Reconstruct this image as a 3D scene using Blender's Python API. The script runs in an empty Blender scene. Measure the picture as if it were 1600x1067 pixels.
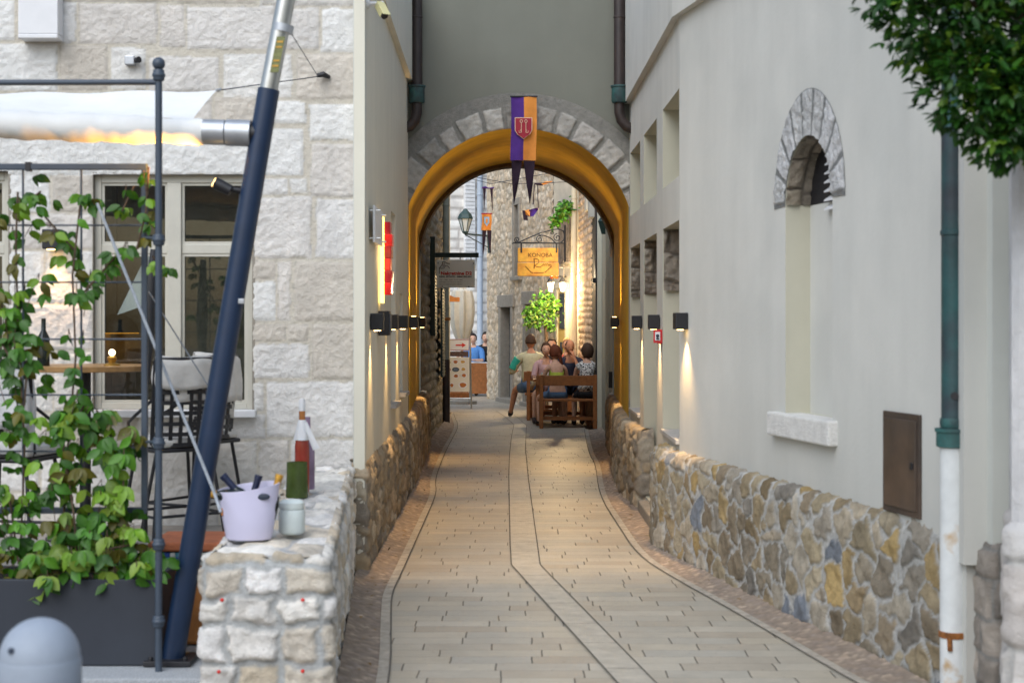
import bpy, bmesh, math, random
import numpy as np
from mathutils import Vector, Matrix
from mathutils.geometry import tessellate_polygon
R = math.radians
random.seed(7)
SC = bpy.context.scene
COL = SC.collection
F, H = 2444.0, 1.65          # focal length in pixels of the 1600 px frame, eye height in metres

def W(px, py, D):            # measurement helper: where a thing at depth D stands, in metres
    return Vector(((px-800)/F*D, D, H+(505-py)/F*D))
def G(px, py):               # ground point
    D = F*H/(py-505)
    return ((px-800)/F*D, D)

# ------------------------------------------------------------------ tags
def tag(o, label=None, cat=None, group=None, kind=None):
    if label: o['label'] = label
    if cat: o['category'] = cat
    if group: o['group'] = group
    if kind: o['kind'] = kind
    return o
def empty(name, loc, label, cat, group=None, rz=0):
    o = bpy.data.objects.new(name, None); COL.objects.link(o)
    o.location = loc; o.rotation_euler = (0, 0, rz); o.empty_display_size = .1
    return tag(o, label, cat, group)
def copy_tree(o, parent=None):
    c = o.copy(); COL.objects.link(c)
    if parent: c.parent = parent
    for ch in o.children: copy_tree(ch, c)
    return c

# ------------------------------------------------------------------ materials
def nt(m):
    m.use_nodes = True
    t = m.node_tree; t.nodes.clear()
    out = t.nodes.new('ShaderNodeOutputMaterial')
    b = t.nodes.new('ShaderNodeBsdfPrincipled')
    t.links.new(b.outputs[0], out.inputs[0])
    return t, b, out
def mat(name, c, rough=.6, var=.15, scale=6, bump=.0, bscale=60, metal=0, attr=False, c2=None, stain=0, spec=.5,
        trans=0, c2r=(.42, .62), emis=None, estr=0, sss=0, alpha=1):
    m = bpy.data.materials.new(name)
    t, b, out = nt(m); N = t.nodes; L = t.links
    tc = N.new('ShaderNodeTexCoord')
    geo = N.new('ShaderNodeNewGeometry')
    pos = geo.outputs['Position']
    n1 = N.new('ShaderNodeTexNoise'); n1.inputs['Scale'].default_value = scale; n1.inputs['Detail'].default_value = 6
    n1.inputs['Roughness'].default_value = .62
    L.new(pos, n1.inputs['Vector'])
    if attr:
        a = N.new('ShaderNodeAttribute'); a.attribute_name = 'Col'; base = a.outputs['Color']
    else:
        rgb = N.new('ShaderNodeRGB'); rgb.outputs[0].default_value = (*c, 1); base = rgb.outputs[0]
    if c2 is not None:
        mx = N.new('ShaderNodeMix'); mx.data_type = 'RGBA'
        r = N.new('ShaderNodeMapRange'); r.inputs['From Min'].default_value = c2r[0]; r.inputs['From Max'].default_value = c2r[1]
        n3 = N.new('ShaderNodeTexNoise'); n3.inputs['Scale'].default_value = scale*.45; n3.inputs['Detail'].default_value = 8
        L.new(pos, n3.inputs['Vector']); L.new(n3.outputs[0], r.inputs['Value'])
        L.new(r.outputs[0], mx.inputs['Factor']); L.new(base, mx.inputs['A']); mx.inputs['B'].default_value = (*c2, 1)
        base = mx.outputs['Result']
    mr = N.new('ShaderNodeMapRange'); mr.inputs['From Min'].default_value = .3; mr.inputs['From Max'].default_value = .7
    mr.inputs['To Min'].default_value = 1-var; mr.inputs['To Max'].default_value = 1+var
    L.new(n1.outputs[0], mr.inputs['Value'])
    vm = N.new('ShaderNodeVectorMath'); vm.operation = 'SCALE'
    L.new(base, vm.inputs[0]); L.new(mr.outputs[0], vm.inputs['Scale'])
    col = vm.outputs[0]
    if stain:
        mp = N.new('ShaderNodeMapping'); mp.inputs['Scale'].default_value = (3.5, 3.5, .5)
        L.new(pos, mp.inputs[0])
        n4 = N.new('ShaderNodeTexNoise'); n4.inputs['Scale'].default_value = 1.2; n4.inputs['Detail'].default_value = 7
        L.new(mp.outputs[0], n4.inputs['Vector'])
        r4 = N.new('ShaderNodeMapRange'); r4.inputs['From Min'].default_value = .35; r4.inputs['From Max'].default_value = .7
        r4.inputs['To Min'].default_value = 1.0; r4.inputs['To Max'].default_value = 1-stain
        L.new(n4.outputs[0], r4.inputs['Value'])
        sx = N.new('ShaderNodeSeparateXYZ'); L.new(pos, sx.inputs[0])
        # damp, dirtier foot of the wall
        r5 = N.new('ShaderNodeMapRange'); r5.inputs['From Min'].default_value = .6; r5.inputs['From Max'].default_value = 1.3
        r5.inputs['To Min'].default_value = 1-min(.3, stain*2.2); r5.inputs['To Max'].default_value = 1.0
        L.new(sx.outputs['Z'], r5.inputs['Value'])
        mu = N.new('ShaderNodeMath'); mu.operation = 'MULTIPLY'; L.new(r4.outputs[0], mu.inputs[0]); L.new(r5.outputs[0], mu.inputs[1])
        v2 = N.new('ShaderNodeVectorMath'); v2.operation = 'SCALE'; L.new(col, v2.inputs[0]); L.new(mu.outputs[0], v2.inputs['Scale'])
        col = v2.outputs[0]
    L.new(col, b.inputs['Base Color'])
    b.inputs['Roughness'].default_value = rough
    b.inputs['Metallic'].default_value = metal
    b.inputs['Specular IOR Level'].default_value = spec
    if trans: b.inputs['Transmission Weight'].default_value = trans
    if sss:
        b.inputs['Subsurface Weight'].default_value = sss; b.inputs['Subsurface Radius'].default_value = (.02, .02, .02)
    if emis:
        b.inputs['Emission Color'].default_value = (*emis, 1); b.inputs['Emission Strength'].default_value = estr
    if bump:
        bp = N.new('ShaderNodeBump'); bp.inputs['Strength'].default_value = min(1, bump*2); bp.inputs['Distance'].default_value = bump*.02
        n2 = N.new('ShaderNodeTexNoise'); n2.inputs['Scale'].default_value = bscale; n2.inputs['Detail'].default_value = 8
        n2.inputs['Roughness'].default_value = .7
        L.new(pos, n2.inputs['Vector']); L.new(n2.outputs[0], bp.inputs['Height']); L.new(bp.outputs[0], b.inputs['Normal'])
    if alpha < 1:
        tr = N.new('ShaderNodeBsdfTransparent'); ms = N.new('ShaderNodeMixShader'); ms.inputs[0].default_value = alpha
        L.new(tr.outputs[0], ms.inputs[1]); L.new(b.outputs[0], ms.inputs[2]); L.new(ms.outputs[0], out.inputs[0])
    return m
def emat(name, c, s):
    m = bpy.data.materials.new(name); m.use_nodes = True; t = m.node_tree; t.nodes.clear()
    o = t.nodes.new('ShaderNodeOutputMaterial'); e = t.nodes.new('ShaderNodeEmission')
    n = t.nodes.new('ShaderNodeTexNoise'); n.inputs['Scale'].default_value = 14
    mr = t.nodes.new('ShaderNodeMapRange'); mr.inputs['To Min'].default_value = .7*s; mr.inputs['To Max'].default_value = 1.3*s
    t.links.new(n.outputs[0], mr.inputs['Value']); t.links.new(mr.outputs[0], e.inputs[1])
    e.inputs[0].default_value = (*c, 1)
    t.links.new(e.outputs[0], o.inputs[0]); return m
def glassmat(name, tint, gloss=.1, rough=.02):
    m = bpy.data.materials.new(name); m.use_nodes = True; t = m.node_tree; t.nodes.clear()
    o = t.nodes.new('ShaderNodeOutputMaterial'); a = t.nodes.new('ShaderNodeBsdfTransparent'); g = t.nodes.new('ShaderNodeBsdfGlossy')
    a.inputs[0].default_value = (*tint, 1); g.inputs['Roughness'].default_value = rough
    nz = t.nodes.new('ShaderNodeTexNoise'); nz.inputs['Scale'].default_value = 3
    bp = t.nodes.new('ShaderNodeBump'); bp.inputs['Strength'].default_value = .05; t.links.new(nz.outputs[0], bp.inputs['Height']); t.links.new(bp.outputs[0], g.inputs['Normal'])
    mx = t.nodes.new('ShaderNodeMixShader'); mx.inputs[0].default_value = gloss
    t.links.new(a.outputs[0], mx.inputs[1]); t.links.new(g.outputs[0], mx.inputs[2]); t.links.new(mx.outputs[0], o.inputs[0]); return m

M = {}
M['stone'] = mat('rough_stone', (1, 1, 1), .9, .16, 22, .9, 90, attr=True, spec=.25)
M['ashlar'] = mat('white_ashlar', (1, 1, 1), .9, .07, 9, .6, 60, attr=True, spec=.2)
M['plaster_r'] = mat('pale_plaster', (.60, .595, .555), .92, .03, 2.0, .2, 30, stain=.07, c2=(.555, .555, .52), c2r=(.48, .60), spec=.2)
M['plaster_l'] = mat('beige_plaster', (.72, .69, .58), .92, .03, 2.5, .12, 40, stain=.06, spec=.2)
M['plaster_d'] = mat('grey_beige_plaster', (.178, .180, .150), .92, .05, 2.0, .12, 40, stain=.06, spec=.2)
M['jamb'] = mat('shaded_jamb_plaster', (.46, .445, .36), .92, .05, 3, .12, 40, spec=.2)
M['plaster_strip'] = mat('pale_corner_plaster', (.62, .63, .58), .92, .05, 2.5, .1, 40, stain=.08)
M['ochre'] = mat('ochre_vault_plaster', (.62, .41, .03), .85, .14, 3, .2, 30, stain=.10, spec=.2)
M['navy'] = mat('navy_paint', (.011, .027, .066), .38, .12, 9, .05, 120)
M['slate'] = mat('slate_paint', (.045, .062, .088), .5, .12, 8, .05, 120)
M['planter'] = mat('planter_grey', (.022, .027, .038), .6, .12, 5, .06, 90)
M['steel'] = mat('brushed_steel', (.55, .55, .53), .3, .1, 12, .03, 200, metal=.9)
M['silver'] = mat('silver_cap', (.45, .47, .50), .4, .1, 12, .02, 200, metal=.6)
M['black'] = mat('black_metal', (.012, .012, .015), .5, .15, 15, .05, 100)
M['sail'] = mat('white_sail', (.74, .74, .72), .8, .05, 5, .25, 14, spec=.2)
M['cloth'] = mat('grey_cloth', (.60, .58, .55), .95, .08, 12, .4, 20, spec=.1)
M['whitecloth'] = mat('white_cloth', (.75, .75, .76), .9, .05, 12, .4, 18, spec=.1)
M['frame'] = mat('beige_window_frame', (.50, .48, .41), .6, .06, 8, .06, 60)
M['glass'] = glassmat('window_glass', (.70, .72, .70), .06)
M['room'] = mat('room_stone', (.26, .25, .22), .9, .35, 5, 1.0, 7)
M['dark'] = mat('dark_room', (.030, .031, .034), .9, .5, 3, .6, 8)
M['copper_brown'] = mat('brown_pipe', (.030, .020, .018), .5, .3, 9, .1, 60)
M['verdigris'] = mat('verdigris_copper', (.026, .10, .095), .6, .3, 16, .25, 60, c2=(.028, .045, .05))
M['copper_dark'] = mat('weathered_copper', (.030, .042, .052), .5, .3, 8, .15, 60, c2=(.022, .085, .088))
M['whitepipe'] = mat('rusty_white_pipe', (.62, .64, .64), .55, .08, 13, .2, 60, c2=(.46, .30, .14), c2r=(.57, .66))
M['rust'] = mat('rust', (.30, .11, .025), .9, .5, 26, .5, 80, c2=(.10, .04, .015))
M['panelbrown'] = mat('brown_hatch', (.070, .047, .034), .5, .3, 7, .1, 60, c2=(.045, .034, .028))
M['white'] = mat('white_paint', (.72, .72, .73), .5, .04, 6, .03, 60)
M['sill'] = mat('white_stone_sill', (.72, .71, .68), .85, .12, 14, .9, 60)
M['marble'] = mat('grey_marble', (.40, .39, .38), .6, .2, 16, .3, 60)
M['wood'] = mat('bench_wood', (.27, .10, .028), .45, .25, 20, .2, 60)
M['tablewood'] = mat('table_wood', (.36, .20, .075), .4, .2, 18, .1, 60)
M['signwood'] = mat('sign_wood', (.80, .42, .05), .5, .2, 14, .2, 60, c2=(.68, .30, .035))
M['terracotta'] = mat('terracotta', (.42, .13, .055), .8, .2, 12, .3, 60)
M['terra2'] = mat('ochre_terracotta', (.48, .20, .06), .8, .2, 9, .3, 60)
M['granite'] = mat('granite', (.42, .44, .46), .8, .35, 170, .5, 150)
M['terrace'] = mat('terrace_floor', (.30, .285, .26), .8, .2, 9, .2, 60)
M['bollard'] = mat('bollard_grey', (.29, .33, .39), .6, .10, 6, .15, 160)
M['soil'] = mat('soil', (.03, .02, .013), .95, .4, 30, .8, 60)
M['bark'] = mat('bark', (.10, .065, .04), .9, .3, 20, .6, 50)
M['leaf'] = mat('leaf', (1, 1, 1), .45, .2, 30, .1, 60, attr=True, spec=.4)
def leafy(m):
    t = m.node_tree; N = t.nodes; L = t.links
    b = [n for n in N if n.type == 'BSDF_PRINCIPLED'][0]; out = [n for n in N if n.type == 'OUTPUT_MATERIAL'][0]
    tr = N.new('ShaderNodeBsdfTranslucent'); mx = N.new('ShaderNodeMixShader'); mx.inputs[0].default_value = .28
    a = [n for n in N if n.type == 'ATTRIBUTE'][0]
    v = N.new('ShaderNodeVectorMath'); v.operation = 'MULTIPLY'; v.inputs[1].default_value = (1.6, 1.7, .6); L.new(a.outputs['Color'], v.inputs[0])
    L.new(v.outputs[0], tr.inputs[0]); L.new(b.outputs[0], mx.inputs[1]); L.new(tr.outputs[0], mx.inputs[2]); L.new(mx.outputs[0], out.inputs[0])
leafy(M['leaf'])
M['bottle_dark'] = mat('dark_bottle', (.008, .014, .014), .12, .1, 6, 0)
M['foil_blue'] = mat('navy_foil', (.012, .018, .05), .3, .1, 6, 0)
M['foil_gold'] = mat('gold_foil', (.55, .30, .05), .35, .2, 30, .1, 80, metal=.4)
M['rose'] = mat('rose_wine', (.32, .045, .03), .12, .15, 8, 0)
M['amber'] = mat('amber_glass', (.40, .16, .05), .15, .15, 8, 0)
M['greenglass'] = mat('green_bottle_glass', (.055, .085, .018), .25, .3, 14, .1, 40)
M['tub'] = mat('lilac_plastic', (.60, .58, .74), .35, .03, 4, .02, 60, sss=.3)
M['jar'] = mat('milky_glass', (.66, .72, .70), .25, .05, 7, .02, 60, sss=.3)
M['red'] = mat('red_paint', (.50, .02, .025), .4, .15, 9, .05, 60)
M['redglass'] = mat('red_glass', (.55, .015, .02), .2, .5, 11, .2, 30, emis=(.8, .02, .01), estr=.25)
M['redglass_d'] = mat('dark_red_glass', (.30, .008, .02), .2, .5, 11, .2, 30, emis=(.5, .01, .02), estr=.12)
M['red_e'] = mat('sign_red', (.60, .03, .02), .5, .1, 9, 0)
M['ink'] = mat('dark_ink', (.02, .03, .05), .6, .1, 9, 0)
M['greyink'] = mat('grey_ink', (.12, .13, .12), .6, .1, 9, 0)
M['signface'] = mat('sign_face', (.84, .86, .78), .5, .04, 3, 0)
M['brownink'] = mat('carved_brown', (.17, .07, .012), .7, .2, 30, 0)
M['purple'] = mat('purple_cloth', (.085, .035, .21), .85, .1, 10, .3, 25, spec=.1)
M['orange'] = mat('orange_cloth', (.70, .27, .06), .85, .1, 10, .3, 25, spec=.1)
M['sheer'] = mat('sheer_dark_cloth', (.035, .022, .035), .9, .1, 10, .2, 25, spec=.1)
M['crest'] = mat('crest_red', (.34, .012, .03), .7, .1, 10, .1, 30)
M['crestline'] = mat('crest_line', (.75, .50, .36), .7, .1, 10, 0)
M['crestblue'] = mat('crest_blue', (.25, .42, .62), .7, .1, 10, 0)
M['lampgreen'] = mat('dark_green_iron', (.02, .055, .05), .5, .15, 20, .1, 60)
M['lampglass'] = mat('frosted_lamp_glass', (.78, .80, .76), .4, .05, 6, 0)
M['shutter'] = mat('dark_green_shutter', (.008, .028, .030), .5, .15, 20, .1, 60)
M['bluepipe'] = mat('pale_blue_pipe', (.40, .46, .54), .5, .08, 9, 0)
M['greypipe'] = mat('grey_green_pipe', (.20, .21, .17), .5, .15, 9, 0)
M['beigepipe'] = mat('beige_pipe', (.55, .50, .38), .5, .1, 9, 0)
M['umbrella'] = mat('cream_canvas', (.68, .64, .54), .9, .08, 9, .2, 20)
M['plank'] = mat('grey_planks', (.14, .12, .105), .9, .4, 14, .5, 30)
M['lintel'] = mat('grey_lintel_stone', (.30, .27, .225), .9, .12, 12, .6, 60)
M['doorlit'] = mat('olive_lit_door', (.34, .26, .09), .6, .12, 9, .1, 40)
M['camcream'] = mat('cream_camera', (.62, .58, .30), .4, .05, 9, 0)
M['glow_w'] = emat('warm_lamp_glow', (1, .62, .22), 14)
M['glow_soft'] = emat('warm_bulb_glow', (1, .78, .45), 9)
M['glow_strip'] = emat('yellow_backlight', (1, .66, .16), 4.5)
M['gutter'] = mat('gutter_cement', (.21, .155, .115), .85, .4, 10, 1.0, 45, c2=(.13, .105, .085))
M['curb'] = mat('pale_curb', (.38, .34, .28), .7, .3, 14, .5, 50)
M['joint'] = mat('dark_joint', (.11, .098, .082), .9, .2, 20, .2, 50)
M['brass'] = mat('brass', (.45, .27, .06), .35, .1, 12, 0, metal=.8)
for n, c in dict(skin=(.62, .37, .26), skin_tan=(.48, .24, .15), hair_red=(.16, .045, .02), hair_dark=(.02, .014, .012), hair_brown=(.07, .04, .025),
                 hair_blond=(.42, .27, .13), denim=(.085, .15, .25), navyc=(.02, .025, .05), yellowc=(.52, .50, .33), tealc=(.04, .42, .32), greenc=(.34, .40, .05),
                 blackc=(.015, .015, .018), bluec=(.08, .22, .50), whitec=(.70, .70, .72), redc=(.35, .05, .05), shoe=(.04, .03, .03), pinkc=(.55, .36, .36)).items():
    M[n] = mat(n, c, .75, .12, 30, .15, 60, spec=.25)

# ------------------------------------------------------------------ mesh collecting
class MB:
    def __init__(s): s.v = []; s.f = []; s.m = []; s.c = []
    def add(s, vs, fs, mi=0, col=None):
        b = len(s.v); s.v += [tuple(v) for v in vs]; s.f += [tuple(i+b for i in f) for f in fs]; s.m += [mi]*len(fs)
        if col is not None: s.c += [col]*len(vs)
        return s
    def box(s, x0, x1, y0, y1, z0, z1, mi=0):
        v = [(x, y, z) for x in (x0, x1) for y in (y0, y1) for z in (z0, z1)]
        return s.add(v, [(0, 1, 3, 2), (4, 6, 7, 5), (0, 4, 5, 1), (2, 3, 7, 6), (0, 2, 6, 4), (1, 5, 7, 3)], mi)
    def obox(s, c, ax, ay, az, mi=0):      # centre and three half-axis vectors
        c = Vector(c); ax = Vector(ax); ay = Vector(ay); az = Vector(az)
        v = [c+ax*i+ay*j+az*k for i in (-1, 1) for j in (-1, 1) for k in (-1, 1)]
        return s.add(v, [(0, 1, 3, 2), (4, 6, 7, 5), (0, 4, 5, 1), (2, 3, 7, 6), (0, 2, 6, 4), (1, 5, 7, 3)], mi)
    def bar(s, a, b, w, d, mi=0, up=(0, 0, 1)):   # rectangular bar from a to b
        a = Vector(a); b = Vector(b); t = (b-a).normalized(); u = Vector(up)
        if abs(t.dot(u)) > .95: u = Vector((0, 1, 0))
        x = t.cross(u).normalized(); y = x.cross(t).normalized()
        return s.obox((a+b)/2, t*(b-a).length/2, x*w/2, y*d/2, mi)
    def tube(s, pts, r, n=10, mi=0, caps=True, flat=1.0):
        pts = [Vector(p) for p in pts]; k = len(pts)
        if not hasattr(r, '__len__'): r = [r]*k
        vs = []; prev = None
        for i, p in enumerate(pts):
            t = (pts[min(i+1, k-1)]-pts[max(i-1, 0)])
            t = t.normalized() if t.length > 1e-9 else Vector((0, 0, 1))
            if prev is None:
                u = Vector((0, 0, 1)) if abs(t.z) < .9 else Vector((0, 1, 0))
                x = t.cross(u).normalized()
            else:
                x = (prev-t*prev.dot(t)).normalized()
            prev = x; y = t.cross(x)
            for j in range(n):
                a = 2*math.pi*j/n
                vs.append(p+(x*math.cos(a)+y*math.sin(a)*flat)*r[i])
        fs = [(i*n+j, i*n+(j+1) % n, (i+1)*n+(j+1) % n, (i+1)*n+j) for i in range(k-1) for j in range(n)]
        if caps: fs += [tuple(range(n-1, -1, -1)), tuple((k-1)*n+j for j in range(n))]
        return s.add(vs, fs, mi)
    def lathe(s, c, prof, n=24, mi=0, sx=1, sy=1, cap=True):   # prof [(r,z)]
        c = Vector(c); vs = []
        for r, z in prof:
            for j in range(n):
                a = 2*math.pi*j/n; vs.append(c+Vector((math.cos(a)*r*sx, math.sin(a)*r*sy, z)))
        k = len(prof)
        fs = [(i*n+j, i*n+(j+1) % n, (i+1)*n+(j+1) % n, (i+1)*n+j) for i in range(k-1) for j in range(n)]
        if cap: fs += [tuple(range(n-1, -1, -1)), tuple((k-1)*n+j for j in range(n))]
        return s.add(vs, fs, mi)
    def sphere(s, c, r, n=14, mi=0, sc=(1, 1, 1)):
        prof = [(math.sin(math.pi*i/8)*1, -math.cos(math.pi*i/8)) for i in range(9)]
        vs = []; c = Vector(c)
        for pr, pz in prof:
            pr = max(pr, .001)
            for j in range(n):
                a = 2*math.pi*j/n; vs.append(c+Vector((math.cos(a)*pr*sc[0], math.sin(a)*pr*sc[1], pz*sc[2]))*r)
        fs = [(i*n+j, i*n+(j+1) % n, (i+1)*n+(j+1) % n, (i+1)*n+j) for i in range(8) for j in range(n)]
        return s.add(vs, fs, mi)
    def build(s, name, m, parent=None, smooth=None, bevel=0, world=True):
        me = bpy.data.meshes.new(name); me.from_pydata(s.v, [], s.f)
        ms = m if isinstance(m, (list, tuple)) else [m]
        for x in ms: me.materials.append(x)
        me.polygons.foreach_set('material_index', s.m)
        if s.c:
            ca = me.color_attributes.new('Col', 'FLOAT_COLOR', 'POINT')
            ca.data.foreach_set('color', np.array([(*c, 1) for c in s.c], dtype=np.float32).ravel())
        bm = bmesh.new(); bm.from_mesh(me); bmesh.ops.recalc_face_normals(bm, faces=bm.faces); bm.to_mesh(me); bm.free()
        o = bpy.data.objects.new(name, me); COL.objects.link(o)
        if smooth is not None: me.shade_smooth(); me.set_sharp_from_angle(angle=R(smooth))
        if bevel:
            b = o.modifiers.new('bevel', 'BEVEL'); b.width = bevel; b.segments = 2; b.limit_method = 'ANGLE'
        if parent:
            o.parent = parent
            if world: o.matrix_parent_inverse = parent_inv(parent)
        return o
def parent_inv(p):
    if p.type != 'EMPTY': return Matrix.Identity(4)      # meshes are built in world coordinates
    return (Matrix.Translation(p.location) @ p.rotation_euler.to_matrix().to_4x4()).inverted()

# ------------------------------------------------------------------ numpy noise and masonry
def hsh(a, b, s=0):
    h = (np.asarray(a, dtype=np.int64)*374761393 + np.asarray(b, dtype=np.int64)*668265263 + s*1442695041) & 0xffffffff
    h = ((h ^ (h >> 13))*1274126177) & 0xffffffff
    h = ((h ^ (h >> 16))*2246822519) & 0xffffffff
    return ((h ^ (h >> 15)) & 0xffffff)/float(0xffffff)
def vn(x, y, s=0):
    xi = np.floor(x).astype(np.int64); yi = np.floor(y).astype(np.int64); fx = x-xi; fy = y-yi
    fx = fx*fx*(3-2*fx); fy = fy*fy*(3-2*fy)
    return (hsh(xi, yi, s)*(1-fx)+hsh(xi+1, yi, s)*fx)*(1-fy)+(hsh(xi, yi+1, s)*(1-fx)+hsh(xi+1, yi+1, s)*fx)*fy
def fbm(x, y, s=0, o=4):
    t = 0; a = .5
    for i in range(o): t = t+a*(vn(x, y, s+i*17)-.5)*2; x = x*2.03; y = y*2.03; a *= .5
    return t
def c_rubble(su, sv, seed, warp=.25, jit=.85):
    def f(U, V):
        m = min(su, sv)
        u = U+warp*m*fbm(U/m*1.3, V/m*1.3, seed+5); v = V+warp*m*fbm(U/m*1.3, V/m*1.3, seed+9)
        iu = np.floor(u/su).astype(np.int64); iv = np.floor(v/sv).astype(np.int64)
        d1 = np.full(U.shape, 9e9); d2 = d1.copy(); id_ = np.zeros(U.shape)
        for di in (-1, 0, 1, 2) if False else (-2, -1, 0, 1, 2):
            for dj in (-2, -1, 0, 1, 2):
                a = iu+di; b = iv+dj
                cx = (a+.5+(hsh(a, b, seed)-.5)*jit+.5*(b % 2))*su-.25*su; cy = (b+.5+(hsh(a, b, seed+1)-.5)*jit)*sv
                w = .8+.4*hsh(a, b, seed+2)
                d = np.sqrt(((u-cx)/su)**2+((v-cy)/sv)**2)*w
                cid = hsh(a, b, seed+3)
                nearer = d < d1
                d2 = np.where(nearer, d1, np.minimum(d2, d)); id_ = np.where(nearer, cid, id_); d1 = np.where(nearer, d, d1)
        return id_, (d2-d1)*.5*m
    return f
def c_course(hmin, hmax, wmin, wmax, seed, warp=.012, vmax=12, umax=30):
    rnd = random.Random(seed); rows = [-1.0]
    while rows[-1] < vmax: rows.append(rows[-1]+rnd.uniform(hmin, hmax))
    brk = []
    for _ in rows:
        b = [-3.0-rnd.random()]
        while b[-1] < umax: b.append(b[-1]+rnd.uniform(wmin, wmax))
        brk.append(np.array(b))
    rows = np.array(rows)
    def f(U, V):
        u = U+warp*fbm(U*14, V*14, seed)*1.4; v = V+warp*fbm(U*9, V*9, seed+3)*1.4
        r = np.clip(np.searchsorted(rows, v)-1, 0, len(rows)-2); ev = np.minimum(v-rows[r], rows[r+1]-v)
        id_ = np.zeros(U.shape); e = np.zeros(U.shape)
        for k in np.unique(r):
            m = r == k; b = brk[k]; c = np.clip(np.searchsorted(b, u[m])-1, 0, len(b)-2)
            eu = np.minimum(u[m]-b[c], b[c+1]-u[m]); e[m] = np.minimum(eu, ev[m]); id_[m] = hsh(np.full(c.shape, k), c, seed)
        return id_, e
    return f
def c_rects(rects, seed, warp=.008, gap=.0):
    def f(U, V):
        u = U+warp*fbm(U*11, V*11, seed)*1.6; v = V+warp*fbm(U*11, V*11, seed+3)*1.6
        id_ = np.zeros(U.shape); e = np.full(U.shape, -.02)
        for k, (a, b, c, d) in enumerate(rects):
            q = np.minimum(np.minimum(u-a, b-u), np.minimum(v-c, d-v)); rr = .02
            m = q > e; e = np.where(m, q, e); id_ = np.where(m, (hsh(k, 7, seed)), id_)
        return id_, e+gap
    return f
def sheet(name, U, V, pos, nor, cells, pal, mortar, material, joint=.012, soft=.018, disp=.02, rough=.012, rs=18, parent=None,
          keep=None, tone=.16, seed=1, mortar_rough=.004):
    """masonry surface: U,V (n,m) arrays in metres; pos (n,m,3), nor (n,m,3)"""
    id_, e = cells(U, V)
    mask = np.clip((e-joint*.5)/soft, 0, 1); mask = mask*mask*(3-2*mask)
    h = mask*(disp*(.6+.8*hsh((id_*9999).astype(int), 3, seed)))
    h = h+mask*rough*fbm(U*rs+id_*31, V*rs, seed+2, 5)+(1-mask)*mortar_rough*fbm(U*50, V*50, seed+4, 3)
    P = pos+nor*h[..., None]
    pal = np.array(pal); k = (hsh((id_*99991).astype(int), 11, seed)*len(pal)).astype(int).clip(0, len(pal)-1)
    c = pal[k]*(1-tone/2+tone*hsh((id_*77773).astype(int), 5, seed))[..., None]
    n = fbm(U*9+id_*13, V*9, seed+8, 5); c = c*(1+tone*1.4*n)[..., None]
    mc = np.array(mortar)*(1+.12*fbm(U*20, V*20, seed+12, 4))[..., None]
    mm = np.clip((e-joint*.35)/(joint*.5), 0, 1)[..., None]
    c = c*mm+mc*(1-mm)
    c = c*(1-.20*np.exp(-np.abs(e-joint*.5)/.004)*(e > 0))[..., None]
    nu, nv = U.shape
    idx = np.arange(nu*nv).reshape(nu, nv)
    q = np.stack([idx[:-1, :-1], idx[1:, :-1], idx[1:, 1:], idx[:-1, 1:]], -1).reshape(-1, 4)
    if keep is not None:
        Uc = (U[:-1, :-1]+U[1:, 1:])/2; Vc = (V[:-1, :-1]+V[1:, 1:])/2
        q = q[keep(Uc, Vc, (pos[:-1, :-1]+pos[1:, 1:])/2).ravel()]
    me = bpy.data.meshes.new(name)
    me.vertices.add(nu*nv); me.vertices.foreach_set('co', P.reshape(-1).astype(np.float32))
    me.loops.add(q.size); me.loops.foreach_set('vertex_index', q.ravel().astype(np.int32))
    me.polygons.add(len(q)); me.polygons.foreach_set('loop_start', np.arange(0, q.size, 4, dtype=np.int32))
    me.polygons.foreach_set('loop_total', np.full(len(q), 4, dtype=np.int32))
    me.update(calc_edges=True); me.validate()
    ca = me.color_attributes.new('Col', 'FLOAT_COLOR', 'POINT')
    ca.data.foreach_set('color', np.concatenate([c.reshape(-1, 3), np.ones((nu*nv, 1))], 1).astype(np.float32).ravel())
    me.materials.append(material); me.shade_smooth()
    o = bpy.data.objects.new(name, me); COL.objects.link(o)
    if parent: o.parent = parent; o.matrix_parent_inverse = parent_inv(parent)
    return o
def resample(pts, res):
    pts = np.array(pts, float); seg = np.linalg.norm(np.diff(pts, axis=0), axis=1); s = np.concatenate([[0], np.cumsum(seg)])
    n = max(2, int(s[-1]/res)+1); t = np.linspace(0, s[-1], n)
    return t, np.stack([np.interp(t, s, pts[:, i]) for i in range(pts.shape[1])], 1)
def wall_sheet(name, path, prof, cells, pal, mortar, material, res=.012, side=1, vres=None, **kw):
    """path: plan polyline; prof: [(offset outward, z)]; side=1: outward is to the left of the direction of travel"""
    u, p = resample(path, res); w, q = resample(prof, vres or res)
    t = np.gradient(p, axis=0); t /= np.linalg.norm(t, axis=1)[:, None]
    n = np.stack([-t[:, 1], t[:, 0]], 1)*side
    tq = np.gradient(q, axis=0); tq /= np.linalg.norm(tq, axis=1)[:, None]
    nq = np.stack([tq[:, 1], -tq[:, 0]], 1)      # (outward, z)
    U, V = np.meshgrid(u, w, indexing='ij')
    pos = np.zeros(U.shape+(3,)); pos[..., 0] = p[:, None, 0]+n[:, None, 0]*q[None, :, 0]; pos[..., 1] = p[:, None, 1]+n[:, None, 1]*q[None, :, 0]
    pos[..., 2] = q[None, :, 1]
    nor = np.zeros_like(pos); nor[..., 0] = n[:, None, 0]*nq[None, :, 0]; nor[..., 1] = n[:, None, 1]*nq[None, :, 0]; nor[..., 2] = nq[None, :, 1]
    return sheet(name, U, V, pos, nor, cells, pal, mortar, material, **kw)

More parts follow.
